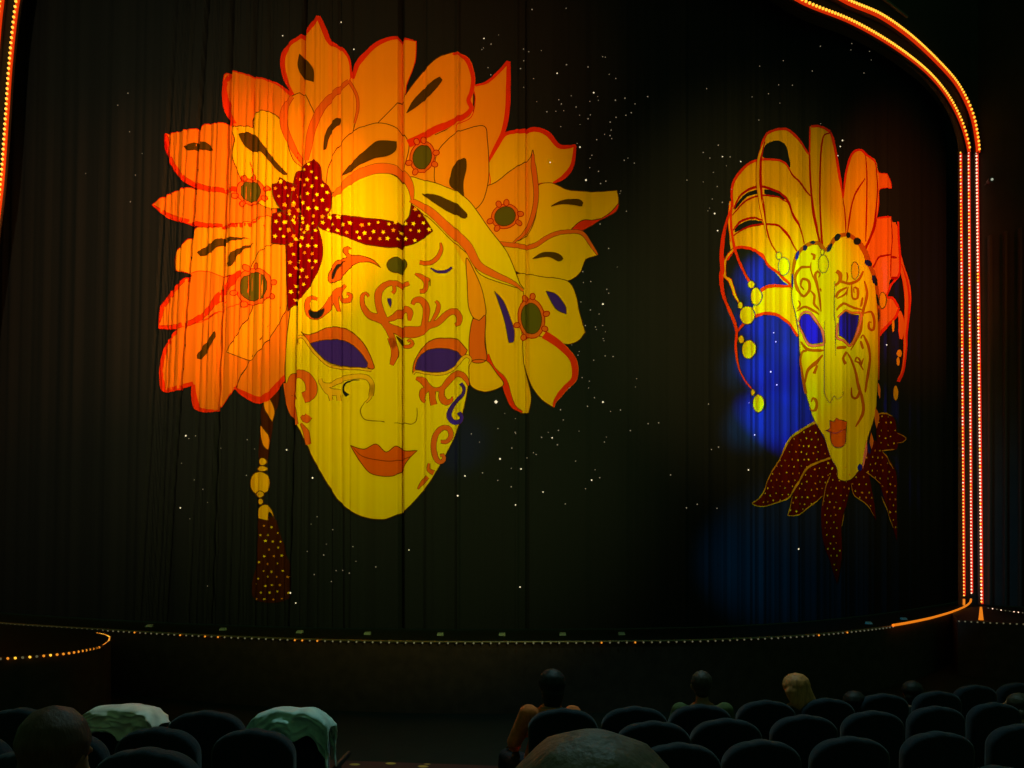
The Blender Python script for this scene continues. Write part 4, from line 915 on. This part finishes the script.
BODY = blob(body_spec(), .0095)
SHIRT = blob([[(0, -.01, .58, .17, .135, .09), (0, -.03, .75, .148, .112, .1), (0, -.05, .91, .175, .115, .095), (0, -.05, .985, .12, .085, .05)], [(0, -.05, 1.02, .064, .062, .02)]] +
             [[(s*.17, -.05, .97, .07), (s*.20, -.01, .86, .062)] for s in (-1, 1)]+[[(s*.2, -.01, .86, .062), (s*.228, .03, .74, .055), (s*.17, .17, .67, .045)] for s in (-1, 1)], .013)
TROUS = blob([[(0, 0, .56, .165, .135, .09)]]+[[(s*.1, .0, .55, .098), (s*.12, .42, .53, .075), (s*.12, .44, .3, .066), (s*.12, .42, .13, .055)] for s in (-1, 1)], .014)
HAIRS = {'short': blob([[(0, -.025, 1.195, .084, .098, .098)], [(0, -.06, 1.12, .06, .045, .05)]], .009),
         'full': blob([[(0, -.03, 1.20, .10, .108, .108)], [(0, -.065, 1.12, .085, .06, .07), (0, -.07, 1.05, .07, .045, .05)]], .010),
         'long': blob([[(0, -.025, 1.195, .118, .112, .110)], [(0, -.07, 1.14, .118, .07, .09), (.02, -.10, 1.05, .105, .05, .07), (.05, -.115, .97, .075, .035, .05)], [(.08, -.05, 1.1, .055, .06, .07), (.125, -.06, 1.02, .045, .045, .05)]], .010),
         'bun': blob([[(0, -.03, 1.195, .095, .105, .10)], [(0, -.06, 1.12, .08, .055, .06)], [(-.05, -.07, 1.09, .055, .05, .06)]], .010)}
def person(px, py, D, label, hair, haircol, shirt, skin=(.28, .12, .06), yaw=0, lean=0, ground=None, scale=1.0, hairnoise=(120, .6, .25)):
    X = (px-512)/850.*D; top = CZ-(py-545)/850.*D
    g = fz(X, D) if ground is None else ground
    s = scale if scale else 1.0
    r = empty('person', (X, D, g), yaw); r.scale = (scale, scale, (top-g)/1.305*1.0)
    bd = bpy.data.objects.new('body', BODY.copy()); COL.objects.link(bd); bd.parent = r; bd.data.materials.clear(); bd.data.materials.append(mat('skin%s' % str(skin), skin, rough=.55, noise=(30, .2, .2)))
    for nm, me, c in (('shirt', SHIRT, shirt), ('trousers', TROUS, (.01, .012, .02))):
        o = bpy.data.objects.new(nm, me.copy()); COL.objects.link(o); o.parent = r; o.data.materials.clear(); o.data.materials.append(mat('cloth%s' % str(c), c, rough=.85, noise=(25, .4, .4)))
    o = bpy.data.objects.new('hair', HAIRS[hair].copy()); COL.objects.link(o); o.parent = r; o.data.materials.clear(); o.data.materials.append(mat('hair%s' % str(haircol), haircol, rough=.6, noise=hairnoise, stretch=(1, 1, .12)))
    if lean:
        r.rotation_euler = (0, lean, yaw)
    tag(r, label, 'person'); return r
def dseat(x, y): return .744/((y-545)/850.-.035*(x-512)/850.-.06)
person(590, 722, .82, 'person in the centre foreground, only the brushed grey-brown top of the head showing', 'full', (.15, .10, .065), (.05, .04, .03), ground=1.09)
person(62, 703.5, 2.45, 'person with full brown hair in front of the bottom left seats', 'full', (.085, .035, .022), (.03, .01, .01), ground=.84, scale=.98, yaw=-.35)
D = dseat(561, 707)+.27
person(538, 668, D, 'person with dark hair and orange top leaning beside the aisle', 'full', (.010, .009, .008), (.75, .16, .03), yaw=.35, lean=.085)
person(701, 668, dseat(697, 703)+.27, 'man with short greying hair and olive shirt seen from behind', 'short', (.05, .03, .02), (.08, .1, .03))
person(795, 672, dseat(762, 699)+.40, 'person with blonde highlighted hair seen from behind', 'long', (.55, .20, .06), (.02, .02, .02), hairnoise=(45, .9, .3), yaw=.1)
person(853, 690, dseat(822, 697)+.6, 'left of two dark-haired people almost lost in shadow', 'full', (.008, .008, .006), (.01, .012, .01))
person(911, 680, dseat(878, 692)+.6, 'right of two dark-haired people almost lost in shadow', 'full', (.008, .008, .006), (.01, .012, .01))
person(1018, 690, dseat(988, 701)+.25, 'person with dark hair leaning in at the right edge', 'bun', (.04, .03, .015), (.1, .08, .08), yaw=.7, lean=-.06, skin=(.4, .2, .1))
